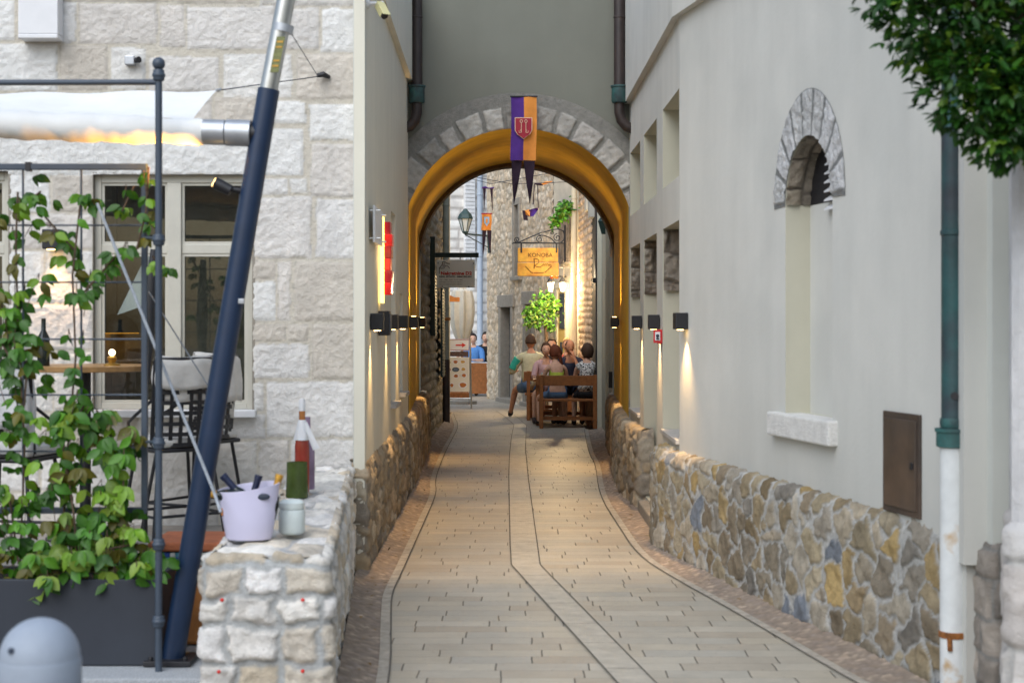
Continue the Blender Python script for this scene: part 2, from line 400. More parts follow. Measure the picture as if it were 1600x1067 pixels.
# flat plaster wall between two plan points with recesses; n = outward plan normal
def panel(name, A, B, z0, z1, material, holes=(), depth=.3, parent=None, out=(1, 0), mats=None, thick=.25, seg=None):
    A = Vector((A[0], A[1], 0)); B = Vector((B[0], B[1], 0)); L = (B-A).length; t = (B-A)/L
    n = Vector((-t.y, t.x, 0))
    if n.x*out[0]+n.y*out[1] < 0: n = -n
    mb = MB(); P = lambda s, z, d=0: A+t*s+Vector((0, 0, z))-n*d
    outer = [(0, z0), (L, z0), (L, z1), (0, z1)]
    loops = [[Vector((s, z, 0)) for s, z in outer]]+[[Vector((s, z, 0)) for s, z in h['loop']] for h in holes]
    flat = [v for l in loops for v in l]
    tri = tessellate_polygon(loops)
    mb.add([P(v.x, v.y) for v in flat], [tuple(f) for f in tri])
    # body sides and back
    q = [P(s, z) for s, z in outer]+[P(s, z, thick) for s, z in outer]
    mb.add(q, [(0, 1, 5, 4), (1, 2, 6, 5), (2, 3, 7, 6), (3, 0, 4, 7)]+([(4, 5, 6, 7)] if not holes else []))
    for h in holes:
        lp = h['loop']; k = len(lp); d = h.get('depth', depth)
        vs = [P(s, z) for s, z in lp]+[P(s, z, d) for s, z in lp]
        mb.add(vs, [(i, (i+1) % k, k+(i+1) % k, k+i) for i in range(k)], h.get('mi', 0))
        if h.get('back', True): mb.add(vs[k:], [tuple(range(k))], h.get('bmi', h.get('mi', 0)))
    o = mb.build(name, mats or [material], parent)
    return o, P
def rect(s0, s1, z0, z1): return [(s0, z0), (s1, z0), (s1, z1), (s0, z1)]

_tx = {}
def text(name, body, c, width, height, m, parent, right=(1, 0, 0), up=(0, 0, 1), depth=.002, shear=0, bold=0):
    cu = bpy.data.curves.new(name, 'FONT'); cu.body = body; cu.align_x = 'CENTER'; cu.align_y = 'CENTER'; cu.extrude = 0; cu.shear = shear
    cu.offset = bold; cu.resolution_u = 3
    tmp = bpy.data.objects.new('tmp', cu); COL.objects.link(tmp); bpy.context.view_layer.update()
    me = bpy.data.meshes.new_from_object(tmp.evaluated_get(bpy.context.evaluated_depsgraph_get())); bpy.data.objects.remove(tmp)
    co = np.array([v.co for v in me.vertices]); mn = co.min(0); mx = co.max(0); ce = (mn+mx)/2
    r = Vector(right).normalized(); u = Vector(up).normalized(); c = Vector(c)
    for v in me.vertices:
        x = (v.co.x-ce[0])/(mx[0]-mn[0])*width; y = (v.co.y-ce[1])/(mx[1]-mn[1])*height
        v.co = c+r*x+u*y
    me.materials.clear(); me.materials.append(m)
    o = bpy.data.objects.new(name, me); COL.objects.link(o); o.parent = parent; o.matrix_parent_inverse = parent_inv(parent)
    return o
def spot(name, loc, target, energy, size, color=(1, .66, .30), blend=.6, rad=.015, parent=None):
    l = bpy.data.lights.new(name, 'SPOT'); l.energy = energy; l.spot_size = R(size); l.spot_blend = blend; l.color = color; l.shadow_soft_size = rad
    o = bpy.data.objects.new(name, l); COL.objects.link(o); o.location = loc
    o.rotation_euler = (Vector(target)-Vector(loc)).to_track_quat('-Z', 'Y').to_euler()
    if parent: o.parent = parent; o.matrix_parent_inverse = parent_inv(parent)
    return o
def point(name, loc, energy, color=(1, .7, .38), rad=.04, parent=None):
    l = bpy.data.lights.new(name, 'POINT'); l.energy = energy; l.color = color; l.shadow_soft_size = rad
    o = bpy.data.objects.new(name, l); COL.objects.link(o); o.location = loc
    if parent: o.parent = parent; o.matrix_parent_inverse = parent_inv(parent)
    return o
def flatpoly(name, loops, z, m, parent=None):
    L = [[Vector((x, y, 0)) for x, y in l] for l in loops]; fl = [v for l in L for v in l]
    mb = MB(); mb.add([(v.x, v.y, z) for v in fl], [tuple(f) for f in tessellate_polygon(L)]); return mb.build(name, m, parent)
def strip(mb, line, w, z, mi=0):
    pts = [Vector((x, y)) for x, y in line]; vs = []
    for i, p in enumerate(pts):
        t = (pts[min(i+1, len(pts)-1)]-pts[max(i-1, 0)]).normalized(); n = Vector((-t.y, t.x))
        vs += [(p.x+n.x*w/2, p.y+n.y*w/2, z), (p.x-n.x*w/2, p.y-n.y*w/2, z)]
    mb.add(vs, [(2*i, 2*i+1, 2*i+3, 2*i+2) for i in range(len(pts)-1)], mi)
def smooth_line(pts, it=2):
    for _ in range(it):
        q = [pts[0]]
        for a, b in zip(pts[:-1], pts[1:]):
            q += [(a[0]*.75+b[0]*.25, a[1]*.75+b[1]*.25), (a[0]*.25+b[0]*.75, a[1]*.25+b[1]*.75)]
        pts = q+[pts[-1]]
    return pts

# ------------------------------------------------------------------ ground
def paving_mat():
    m = bpy.data.materials.new('limestone_paving'); t, b, out = nt(m); N = t.nodes; L = t.links
    geo = N.new('ShaderNodeNewGeometry'); nz = N.new('ShaderNodeTexNoise'); nz.inputs['Scale'].default_value = 5; nz.inputs['Detail'].default_value = 3
    L.new(geo.outputs['Position'], nz.inputs['Vector'])
    s = N.new('ShaderNodeVectorMath'); s.operation = 'SUBTRACT'; s.inputs[1].default_value = (.5, .5, .5); L.new(nz.outputs['Color'], s.inputs[0])
    sc = N.new('ShaderNodeVectorMath'); sc.operation = 'SCALE'; sc.inputs['Scale'].default_value = .018; L.new(s.outputs[0], sc.inputs[0])
    ad = N.new('ShaderNodeVectorMath'); L.new(geo.outputs['Position'], ad.inputs[0]); L.new(sc.outputs[0], ad.inputs[1])
    sp = N.new('ShaderNodeSeparateXYZ'); L.new(ad.outputs[0], sp.inputs[0])
    def mth(op, a, b_=None, c=None):
        n = N.new('ShaderNodeMath'); n.operation = op
        for i, x in enumerate((a, b_, c)):
            if x is None: continue
            if isinstance(x, (int, float)): n.inputs[i].default_value = x
            else: L.new(x, n.inputs[i])
        return n.outputs[0]
    hh = .155
    yr = mth('DIVIDE', sp.outputs['Y'], hh); row = mth('FLOOR', yr); fy = mth('FRACT', yr)
    wn = N.new('ShaderNodeTexWhiteNoise'); wn.noise_dimensions = '1D'; L.new(row, wn.inputs['W'])
    wd = mth('MULTIPLY_ADD', wn.outputs['Value'], .26, .30)
    off = mth('MULTIPLY', wn.outputs['Value'], 37.7)
    xr = mth('ADD', mth('DIVIDE', sp.outputs['X'], wd), off); cell = mth('FLOOR', xr); fx = mth('FRACT', xr)
    ex = mth('MULTIPLY', mth('MINIMUM', fx, mth('SUBTRACT', 1, fx)), wd); ey = mth('MULTIPLY', mth('MINIMUM', fy, mth('SUBTRACT', 1, fy)), hh)
    cb = N.new('ShaderNodeCombineXYZ'); L.new(row, cb.inputs[0]); L.new(cell, cb.inputs[1])
    w2 = N.new('ShaderNodeTexWhiteNoise'); w2.noise_dimensions = '2D'; L.new(cb.outputs[0], w2.inputs['Vector'])
    ramp = N.new('ShaderNodeValToRGB'); cr = ramp.color_ramp
    cr.elements[0].color = (.37, .32, .25, 1); cr.elements[1].color = (.45, .41, .335, 1)
    for p, c in ((.25, (.41, .37, .30, 1)), (.5, (.385, .36, .305, 1)), (.75, (.435, .385, .30, 1))):
        e = cr.elements.new(p); e.color = c
    L.new(w2.outputs['Value'], ramp.inputs[0])
    # in-stone veins along X
    mp = N.new('ShaderNodeMapping'); mp.inputs['Scale'].default_value = (3, 16, 1); L.new(geo.outputs['Position'], mp.inputs[0])
    n2 = N.new('ShaderNodeTexNoise'); n2.inputs['Scale'].default_value = 2.4; n2.inputs['Detail'].default_value = 8; n2.inputs['Roughness'].default_value = .65
    L.new(mp.outputs[0], n2.inputs['Vector'])
    n6 = N.new('ShaderNodeTexNoise'); n6.inputs['Scale'].default_value = 1.1; n6.inputs['Detail'].default_value = 9; n6.inputs['Roughness'].default_value = .75
    L.new(geo.outputs['Position'], n6.inputs['Vector'])
    n7 = N.new('ShaderNodeTexNoise'); n7.inputs['Scale'].default_value = 34; n7.inputs['Detail'].default_value = 3; L.new(geo.outputs['Position'], n7.inputs['Vector'])
    spk = N.new('ShaderNodeMapRange'); spk.inputs['From Min'].default_value = .66; spk.inputs['From Max'].default_value = .74; spk.inputs['To Min'].default_value = 1; spk.inputs['To Max'].default_value = .6
    L.new(n7.outputs[0], spk.inputs['Value'])
    v = mth('MULTIPLY', mth('MULTIPLY', mth('MULTIPLY_ADD', n2.outputs[0], .7, .65), mth('MULTIPLY_ADD', n6.outputs[0], .6, .60)), spk.outputs[0])
    cs = N.new('ShaderNodeVectorMath'); cs.operation = 'SCALE'; L.new(ramp.outputs[0], cs.inputs[0]); L.new(v, cs.inputs['Scale'])
    def sm(x, a, b_):
        r = N.new('ShaderNodeMapRange'); r.interpolation_type = 'SMOOTHSTEP'; L.new(x, r.inputs['Value'])
        r.inputs['From Min'].default_value = a; r.inputs['From Max'].default_value = b_; return r.outputs[0]
    # the end joints are wide on some stones and nearly closed on others
    wj = mth('MULTIPLY', w2.outputs['Value'], 1.0)
    jx = sm(ex, .0, .006); jy0 = sm(ey, .0, .0035); jy = mth('MULTIPLY_ADD', jy0, .5, .5)
    j = mth('MULTIPLY', jx, jy)
    mx = N.new('ShaderNodeMix'); mx.data_type = 'RGBA'; L.new(j, mx.inputs['Factor']); mx.inputs['A'].default_value = (.065, .056, .047, 1)
    L.new(cs.outputs[0], mx.inputs['B']); L.new(mx.outputs['Result'], b.inputs['Base Color'])
    rr = mth('MULTIPLY_ADD', n2.outputs[0], .4, .27); L.new(rr, b.inputs['Roughness'])
    n5 = N.new('ShaderNodeTexNoise'); n5.inputs['Scale'].default_value = 40; n5.inputs['Detail'].default_value = 6; L.new(geo.outputs['Position'], n5.inputs['Vector'])
    hsum = mth('ADD', mth('MULTIPLY', j, 1.0), mth('ADD', mth('MULTIPLY', n5.outputs[0], .3), mth('MULTIPLY', w2.outputs['Value'], .5)))
    bp = N.new('ShaderNodeBump'); bp.inputs['Strength'].default_value = .7; bp.inputs['Distance'].default_value = .004
    L.new(hsum, bp.inputs['Height']); L.new(bp.outputs[0], b.inputs['Normal'])
    return m
M['paving'] = paving_mat()
mb = MB(); mb.add([(-80, -80, -.03), (80, -80, -.03), (80, 120, -.03), (-80, 120, -.03)], [(0, 1, 2, 3)])
tag(mb.build('ground', M['gutter']), kind='structure')

LC = [(-.60, 2.0), (-.585, 6.0)]+[G(*p) for p in [(600, 1067), (602, 960), (604, 928), (618, 900), (632, 870), (657, 816), (678, 770), (674, 752), (689, 713), (699.5, 692), (714, 667), (708, 653), (706, 646)]]
RC = [(2.75, 2.0), (1.86, 6.0)]+[G(*p) for p in [(1345, 1067), (1160, 958), (1055, 901), (1002.5, 867), (972.5, 822), (941, 774), (935, 725), (924, 710), (916, 671)]]
LCs = smooth_line(LC, 2); RCs = smooth_line(RC, 2)
poly = [(-.60, -12)]+LCs+[(-1.2, 29.5), (-7, 31), (-7, 45), (1.0, 45), (1.15, 28)]+RCs[::-1]+[(9, -12)]
tag(flatpoly('paving', [poly], 0, M['paving']), kind='structure')
mb = MB(); strip(mb, LCs, .05, .006, 0); strip(mb, RCs, .05, .006, 0)
off = lambda l, d: [(x+d, y) for x, y in l]
strip(mb, off(LCs, .032), .008, .008, 1); strip(mb, off(RCs, -.032), .008, .008, 1)
tag(mb.build('kerb', [M['curb'], M['joint']]), kind='structure')
ML = [G(*p) for p in [(1010, 1110), (964, 1067), (799, 883), (797, 850), (795, 743), (796, 712), (799, 684), (803, 664), (790, 652), (775, 642)]]
MR = [G(*p) for p in [(1074, 1110), (1024, 1067), (844, 883), (838, 840), (825.6, 749), (821, 702), (822.5, 665), (808, 652), (790, 642)]]
band = ML+MR[::-1]
tag(flatpoly('paving_band', [band], .004, mat('band_stone', (.405, .37, .305), .46, .18, 9, .3, 40)), kind='structure')
mb = MB(); strip(mb, ML, .0075, .008); strip(mb, MR, .0075, .008)
# cross joints of the band
rnd = random.Random(3)
d = 7.0
def xat(line, d):
    l = sorted(line, key=lambda p: p[1])
    return float(np.interp(d, [p[1] for p in l], [p[0] for p in l]))
while d < 26:
    strip(mb, [(xat(ML, d), d), (xat(MR, d), d)], .005, .0082); d += rnd.uniform(.35, .8)
tag(mb.build('paving_joints', M['joint']), kind='structure')
# iron drain line and pebbled cement gutters beside the kerbs, slightly higher at the walls
def gutter(line, wall, name):
    n = len(line); vs = []; 
    us, p = resample(line, .03); 
    wd = np.array([np.interp(y, [q[1] for q in wall], [q[0] for q in wall]) for y in p[:, 1]])
    K = 12; U = np.repeat(us[:, None], K, 1); T = np.repeat(np.linspace(0, 1, K)[None], len(us), 0)
    pos = np.zeros(U.shape+(3,)); pos[..., 0] = p[:, None, 0]*(1-T)+wd[:, None]*T; pos[..., 1] = p[:, None, 1]
    X = pos[..., 0]; Y = pos[..., 1]
    pos[..., 2] = -.004+.035*T**2+.008*fbm(X*9, Y*6, 4, 4)
    nor = np.zeros_like(pos); nor[..., 2] = 1
    return sheet(name, X*1.0, Y*1.0, pos, nor, c_rubble(.06, .05, 8, .2), [(.48, .37, .28), (.42, .33, .26), (.52, .41, .31), (.38, .31, .26)], (.36, .29, .23), M['stone'],
                 joint=.012, soft=.01, disp=.006, rough=.008, rs=14, tone=.25)
lw = [(-.72, 2), (-.78, 6.9), (-1.02, 10.2), (-.94, 10.4), (-.97, 15.8), (-1.08, 20.8), (-1.14, 21), (-1.12, 26.5), (-1.1, 30)]
rw = [(2.9, 2), (1.9, 7.0), (1.43, 9.5), (1.18, 10.6), (1.04, 11.7), (1.2, 12), (1.2, 13.7), (1.11, 13.8), (1.04, 15.1), (1.22, 19), (1.26, 20.8), (1.38, 21), (1.40, 24.6), (1.35, 28)]
g1 = gutter(LCs, lw, 'gutter'); tag(g1, kind='structure'); g2 = gutter(RCs, rw, 'gutter'); tag(g2, kind='structure')

# ------------------------------------------------------------------ left stone house (facade at depth 10.4)
FD = 10.4
def fx(px): return (px-800)/F*FD
def fz(py): return H+(505-py)/F*FD
left = empty('stone_house', (-1.04, FD, 0), 'white rough-dressed stone house behind the bar terrace with beige side wall', 'house')
raw = [(-200, -160, 60, -70), (70, -160, 300, -68), (310, -160, 554, -66), (-60, -60, 90, -2), (100, -62, 270, 2), (278, -62, 400, 5), (408, -60, 554, 8),
       (-90, 3, 22, 62), (28, 3, 90, 62), (97, 6, 118, 66), (125, 6, 245, 68), (252, 10, 287, 72), (293, 12, 428, 76), (434, 14, 497, 76), (503, 15, 556, 80),
       (-60, 70, 88, 142), (95, 73, 166, 140), (174, 76, 226, 139), (234, 90, 341, 143), (350, 86, 456, 152), (465, 86, 556, 154),
       (-60, 150, 120, 196), (128, 148, 250, 196), (257, 150, 330, 196), (337, 152, 397, 193), (402, 160, 477, 193), (485, 164, 556, 218),
       (-200, 203, -20, 266), (-12, 203, 473, 273), (487, 226, 556, 306), (395, 279, 448, 303), (454, 280, 480, 302),
       (15, 274, 76, 330), (82, 274, 143, 330), (15, 336, 143, 388), (15, 394, 66, 470), (72, 394, 143, 470), (15, 476, 143, 545), (15, 552, 80, 640), (86, 552, 143, 640),
       (396, 309, 485, 401), (495, 312, 556, 402), (396, 409, 430, 435), (436, 409, 453, 500), (461, 410, 556, 501), (396, 441, 430, 500),
       (396, 508, 444, 532), (450, 508, 481, 532), (489, 508, 556, 591), (396, 539, 482, 590), (396, 598, 411, 640), (418, 598, 556, 681),
       (-60, 648, 90, 700), (96, 648, 210, 700), (216, 648, 310, 700), (316, 648, 412, 684), (316, 690, 400, 755), (406, 690, 450, 755), (456, 688, 556, 735),
       (-60, 706, 60, 765), (66, 706, 200, 765), (206, 706, 310, 765), (-60, 771, 130, 835), (136, 771, 250, 835), (256, 762, 340, 835), (346, 762, 440, 835), (446, 742, 556, 800),
       (-60, 842, 140, 900), (146, 842, 330, 900), (336, 842, 556, 900)]
rects = [(fx(a), fx(c), fz(d_), fz(b)) for a, b, c, d_ in raw]
# the rest of the facade, outside the frame, in regular courses
holes_px = [(145, 272, 394, 640), (-260, 268, 13, 640)]
holes = [(fx(a), fx(c), fz(d_), fz(b)) for a, b, c, d_ in holes_px]
x0f, x1f = -4.2, fx(556)
ext = c_course(.24, .38, .35, .75, 22)
crect = c_rects(rects, 5, .007, .005)
def cfac(U, V):
    i1, e1 = crect(U, V); i2, e2 = ext(U, V)
    m = (U > fx(-60)) & (V < fz(-160))
    return np.where((U < fx(-60)) | (V > fz(-155)), i2, i1), np.where((U < fx(-60)) | (V > fz(-155)), e2, e1)
us = np.arange(x0f, x1f+.001, .0115); vs_ = np.arange(.2, 4.9, .0115)
us[-1] = x1f
U, V = np.meshgrid(us, vs_, indexing='ij'); pos = np.stack([U, np.full(U.shape, FD), V], -1); nor = np.zeros_like(pos); nor[..., 1] = -1
keep = lambda u, v, p: ~np.any([(u > a) & (u < b) & (v > c) & (v < d_) for a, b, c, d_ in holes], axis=0)
sheet('wall', U, V, pos, nor, cfac, [(.72, .70, .67), (.76, .75, .72), (.68, .65, .61), (.74, .72, .68), (.60, .55, .48), (.70, .67, .62), (.66, .62, .57)], (.60, .555, .47), M['ashlar'],
      joint=.002, soft=.016, disp=.006, rough=.009, rs=40, parent=left, keep=keep, tone=.10, seed=3)
# solid body behind the facade, dark rooms behind the windows
mb = MB(); mb.box(x0f, -1.30, FD+.5, 15.4, .0, 4.8); mb.build('inner_wall', M['room'], left)
mb = MB(); mb.add([(x0f, FD+.01, 4.88), (-.95, FD+.01, 4.88), (-.95, 15.4, 4.9), (x0f, 15.4, 4.9)], [(0, 1, 2, 3)]); mb.build('roof', M['plaster_d'], left)
def window(px0, py0, px1, py1, mull, trans, nm='window'):
    X0, X1, Z0, Z1 = fx(px0), fx(px1), fz(py1), fz(py0)
    fr = MB(); t = .055; y0 = FD+.05; y1 = FD+.12
    fr.box(X0, X0+t*.8, y0, y1, Z0, Z1); fr.box(X1-t*.8, X1, y0, y1, Z0, Z1)
    fr.box(X0+t*.8, X1-t*.8, y0, y1, Z1-t, Z1); fr.box(X0+t*.8, X1-t*.8, y0, y1, Z0, Z0+t*.8)
    for m_ in mull: fr.box(fx(m_[0]), fx(m_[1]), y0-.012, y1, Z0+t*.8, Z1-t)
    xs = [X0+t*.8]+[v for m_ in mull for v in (fx(m_[0]), fx(m_[1]))]+[X1-t*.8]
    for i in range(0, len(xs), 2): fr.box(xs[i], xs[i+1], y0+.006, y1, fz(trans[1]), fz(trans[0]))
    w = fr.build(nm, M['frame'], left, bevel=.005)
    for i in range(0, len(xs), 2):
        for a, b in ((Z0+t*.8, fz(trans[1])), (fz(trans[0]), Z1-t)):
            g = MB(); g.box(xs[i], xs[i+1], y0+.03, y0+.034, a, b); g.build('pane', M['glass'], w)
            s_ = MB()   # inner sash bead
            s_.box(xs[i], xs[i]+.018, y0+.012, y0+.029, a, b); s_.box(xs[i+1]-.018, xs[i+1], y0+.012, y0+.029, a, b)
            s_.box(xs[i]+.018, xs[i+1]-.018, y0+.012, y0+.029, a, a+.018); s_.box(xs[i]+.018, xs[i+1]-.018, y0+.012, y0+.029, b-.018, b)
            s_.build('sash', M['frame'], w)
    rv = MB(); rv.box(X0-.002, X0+.0, FD-.002, FD+.5, Z0, Z1); rv.box(X1, X1+.02, FD-.002, FD+.5, Z0, Z1)
    rv.box(X0, X1, FD-.002, FD+.5, Z1, Z1+.02); rv.build('reveal', M['lintel'], w)
    sl = MB(); sl.box(X0-.03, X1+.03, FD-.06, FD+.3, Z0-.05, Z0+.0); sl.build('sill', M['white'], w, bevel=.006)
    return w
w1 = window(145, 272, 394, 640, [(259, 281)], (381, 396))
w2 = window(-260, 268, 13, 640, [(-130, -110)], (381, 396))
# beige side wall along the alley
LA, LB = (-.97, 10.3), (-1.03, 15.5)
panel('side_wall', LA, LB, 0, 4.03, M['plaster_l'], [dict(loop=rect(2.62, 3.22, .98, 2.58)), dict(loop=rect(3.80, 4.25, 1.02, 1.92))], .22, left, (1, 0), thick=.07)
o_, _ = panel('upper_side_wall', (LA[0]+.05, LA[1]-.0), (LB[0]+.05, LB[1]), 4.03, 4.9, M['plaster_l'], [], .2, left, (1, 0), thick=.12)
mb = MB(); mb.box(-1.045, -.9705, 10.3, 10.42, .72, 4.03); mb.box(-1.045, -.9205, 10.295, 10.42, 4.03, 4.9); mb.build('corner_strip', M['plaster_strip'], left)
for s0, s1, z in ((2.62, 3.22, .98), (3.80, 4.25, 1.02)):
    mb = MB(); y = 10.3+s0; mb.box(-1.2, -.955, y-.02, 10.3+s1+.02, z-.035, z+.0015); mb.build('niche_sill', M['marble'], left, bevel=.004)
PLW = [(.40, .31, .20), (.46, .37, .26), (.36, .29, .20), (.33, .29, .23), (.50, .43, .32), (.29, .25, .20)]
wall_sheet('plinth', [(-1.06, 10.31), (-1.04, 10.3), (-.965, 10.3), (-.955, 10.31), (-.955, 10.5), (-.97, 13), (-.98, 15.8), (-1.09, 20.78), (-1.10, 20.8), (-1.22, 20.8)],
           [(0, -.02), (.0, .60), (-.008, .68), (-.03, .725), (-.12, .735)], c_rubble(.25, .17, 31, .5, .8), PLW, (.34, .30, .25), M['stone'], res=.014, side=-1,
           joint=.014, soft=.014, disp=.014, rough=.018, parent=left, tone=.25, seed=9)

# ------------------------------------------------------------------ gatehouse with the arched passage
arch = empty('arched_gatehouse', (0, 15.5, 0), 'grey-beige building bridging the alley over the round ochre archway', 'building')
CX, CZ, RR, HW = .065, 2.42, 1.16, 1.09
def arc_pts(cx, cz, r, hw, n=48):
    a0 = math.acos(hw/r); return [(cx-r*math.cos(a0+(math.pi-2*a0)*i/n), cz+r*math.sin(a0+(math.pi-2*a0)*i/n)) for i in range(n+1)]
A1 = arc_pts(CX, CZ, RR, HW)
XL, XR = -1.035, 1.165
front = [(XL, 0), (A1[0][0], 0)]+A1+[(A1[-1][0], 0), (XR, 0), (XR, 5.0), (XL, 5.0)]
mb = MB(); L_ = [[Vector((x, z, 0)) for x, z in front]]
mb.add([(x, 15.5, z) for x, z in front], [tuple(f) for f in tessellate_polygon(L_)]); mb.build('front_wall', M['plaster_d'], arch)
# vault: four stations
def sect(cx, cz, r, hw, y): return [(cx-hw, y, 0)]+[(x, y, z) for x, z in arc_pts(cx, cz, r, hw)]+[(cx+hw, y, 0)]
st = []
for i in range(9):
    k = i/8; D_ = 15.5+5.0*k
    st.append(sect(CX*(1-k)+.06*k, 2.42, RR*(1-k)+1.33*k, HW*(1-k)+1.275*k, D_))
n = len(st[0]); mb = MB(); mb.add([p for s in st for p in s], [(i*n+j, i*n+j+1, (i+1)*n+j+1, (i+1)*n+j) for i in range(8) for j in range(n-1)])
mb.build('vault', M['ochre'], arch, smooth=60)
# rear arch lip of brown stone
def ringsolid(cx, cz, r0, r1, y0, y1, name, m, hw):
    a0 = math.acos(min(.999, hw/r0)); n_ = 56; vs = []
    for i in range(n_+1):
        a = a0+(math.pi-2*a0)*i/n_; c, s = math.cos(a), math.sin(a)
        vs += [(cx-r0*c, y0, cz+r0*s), (cx-r1*c, y0, cz+r1*s), (cx-r1*c, y1, cz+r1*s), (cx-r0*c, y1, cz+r0*s)]
    fs = []
    for i in range(n_):
        b = 4*i
        for j in range(4): fs.append((b+j, b+(j+1) % 4, b+4+(j+1) % 4, b+4+j))
    mb = MB(); mb.add(vs, fs); return mb.build(name, m, arch, smooth=40)
ringsolid(.06, 2.42, 1.285, 1.45, 20.5, 20.82, 'rear_arch_rim', mat('brown_rim_stone', (.17, .12, .07), .9, .3, 16, .8, 50), 1.27)
rear = [(-1.6, 0), (.06-1.275, 0)]+arc_pts(.06, 2.42, 1.30, 1.275)+[(.06+1.275, 0), (1.7, 0), (1.7, 5.0), (-1.6, 5.0)]
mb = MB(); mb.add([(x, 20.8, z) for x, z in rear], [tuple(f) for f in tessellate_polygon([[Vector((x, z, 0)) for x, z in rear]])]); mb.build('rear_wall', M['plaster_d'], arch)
mb = MB(); mb.box(-1.6, 1.7, 15.5, 20.8, 5.0, 5.08); mb.build('roof', M['plaster_d'], arch)  # unseen slab, added to stop light coming in from above
# the ring of voussoirs
a = np.arange(R(2), R(178), .012/1.35); r_ = np.arange(1.158, 1.56, .011)
Aa, Rr = np.meshgrid(a, r_, indexing='ij'); Uu = Aa*1.35
rim_out = 1.50+.03*np.sin(Aa*5)
pos = np.stack([CX-Rr*np.cos(Aa), np.full(Aa.shape, 15.5-.006), CZ+Rr*np.sin(Aa)], -1); nor = np.zeros_like(pos); nor[..., 1] = -1
rc = []; k = 0; ang = 2
rnd = random.Random(12)
seq = [12, 13, 14, 12, 9, 12, 10, 11, 12, 9, 13, 12, 12, 13, 12]
for w_ in seq:
    rc.append((R(ang+.5)*1.35, R(ang+w_-.5)*1.35, 1.14, 1.385+rnd.uniform(-.025, .03)))
    ang += w_; k += 1
def keepring(u, v, p): return (p[..., 0] > XL) & (p[..., 0] < XR) & (v < 1.60) & (np.abs(0*v+v) < 1.505)
sheet('arch_ring', Uu, Rr, pos, nor, c_rects(rc, 14, .012), [(.46, .43, .39), (.37, .35, .315), (.42, .395, .355), (.34, .32, .29), (.48, .455, .41)], (.25, .24, .215), M['stone'], joint=.022, soft=.014, disp=.016, rough=.014, rs=22,
      parent=arch, keep=keepring, tone=.22, seed=4)

# ------------------------------------------------------------------ right plastered building
right = empty('plastered_house', (1.2, 11, 0), 'pale plastered house on the right with arched niche and rubble stone base', 'house')
RA, RB = (1.19, 11.1), (1.165, 15.5)
M['niche_stone'] = mat('rough_niche_stone', (.21, .175, .14), .95, .35, 22, 1.2, 45, c2=(.30, .27, .23))
hl = []
for s0, s1 in ((.03, 1.17), (1.66, 2.83), (3.2, 4.3)):
    hl.append(dict(loop=rect(s0, s1, 2.70, 3.32)))
    zb = .82
    if s0 == 1.66:
        hl.append(dict(loop=rect(s0, s1, .13, 2.385)))
    else: hl.append(dict(loop=rect(s0, s1, zb, 2.385)))
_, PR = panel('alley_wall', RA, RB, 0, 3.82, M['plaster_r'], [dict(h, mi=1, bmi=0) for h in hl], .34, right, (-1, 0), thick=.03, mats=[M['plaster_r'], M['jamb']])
for s0, s1 in ((.03, 1.17), (1.66, 2.83), (3.2, 4.3)):      # bare stone upper part of the lower recesses
    for (sa, sb, side) in ((s1-.045, s1+.0, 0),):
        u = np.arange(0, .33, .01); v = np.arange(1.905, 2.383, .01); U, V = np.meshgrid(u, v, indexing='ij')
        X = PR(s1, 0).x; Y = PR(s1, 0).y
        pos = np.stack([X+U+.004, np.full(U.shape, Y-.02), V], -1); nor = np.zeros_like(pos); nor[..., 1] = -1
        sheet('niche_stone', U, V, pos, nor, c_course(.17, .26, .14, .3, int(s0*10)+3, .02), [(.25, .21, .17), (.31, .27, .22), (.20, .165, .13)], (.16, .135, .11), M['stone'],
              joint=.012, soft=.02, disp=.022, rough=.03, rs=26, parent=right, tone=.3)
    mb = MB(); a_, b_ = PR(s0, 1.9), PR(s1, 1.9)
    mb.box(a_.x+.26, a_.x+.338, a_.y+.001, b_.y-.001, 1.9, 2.383); mb.build('niche_back_stone', M['niche_stone'], right)
    if s0 != 1.66:
        mb = MB(); mb.box(a_.x-.025, a_.x+.338, a_.y-.0, b_.y+.0, .785, .822); mb.build('niche_sill', M['marble'], right, bevel=.005)
mb = MB(); mb.box(1.10, 1.25, 11.95, 13.7, -.02, .11); mb.build('door_step', M['lintel'], right, bevel=.015)
# flared wall with the arched niche; s runs from the corner towards the camera
OA = (1.19, 11.1); OB = (1.19+.188*4.25, 11.1-4.25)
Lo = math.hypot(OB[0]-OA[0], OB[1]-OA[1]); kf = Lo/4.25
sD = lambda D_: (11.1-D_)*kf
s0, s1 = sD(9.03), sD(8.34); sc_ = (s0+s1)/2; rr = (s1-s0)/2
loopn = [(s0, 1.13), (s1, 1.13), (s1, 2.33)]+[(sc_+rr*math.cos(math.pi*i/24), 2.33+rr*1.04*math.sin(math.pi*i/24)) for i in range(1, 24)]+[(s0, 2.33)]
hole = [dict(loop=loopn, depth=.15, mi=1, bmi=0)]
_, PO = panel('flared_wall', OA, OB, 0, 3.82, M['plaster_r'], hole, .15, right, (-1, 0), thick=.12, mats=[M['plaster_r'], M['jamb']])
tO = Vector((.188, -1, 0)).normalized(); nO = Vector((-1, -.188, 0)).normalized()
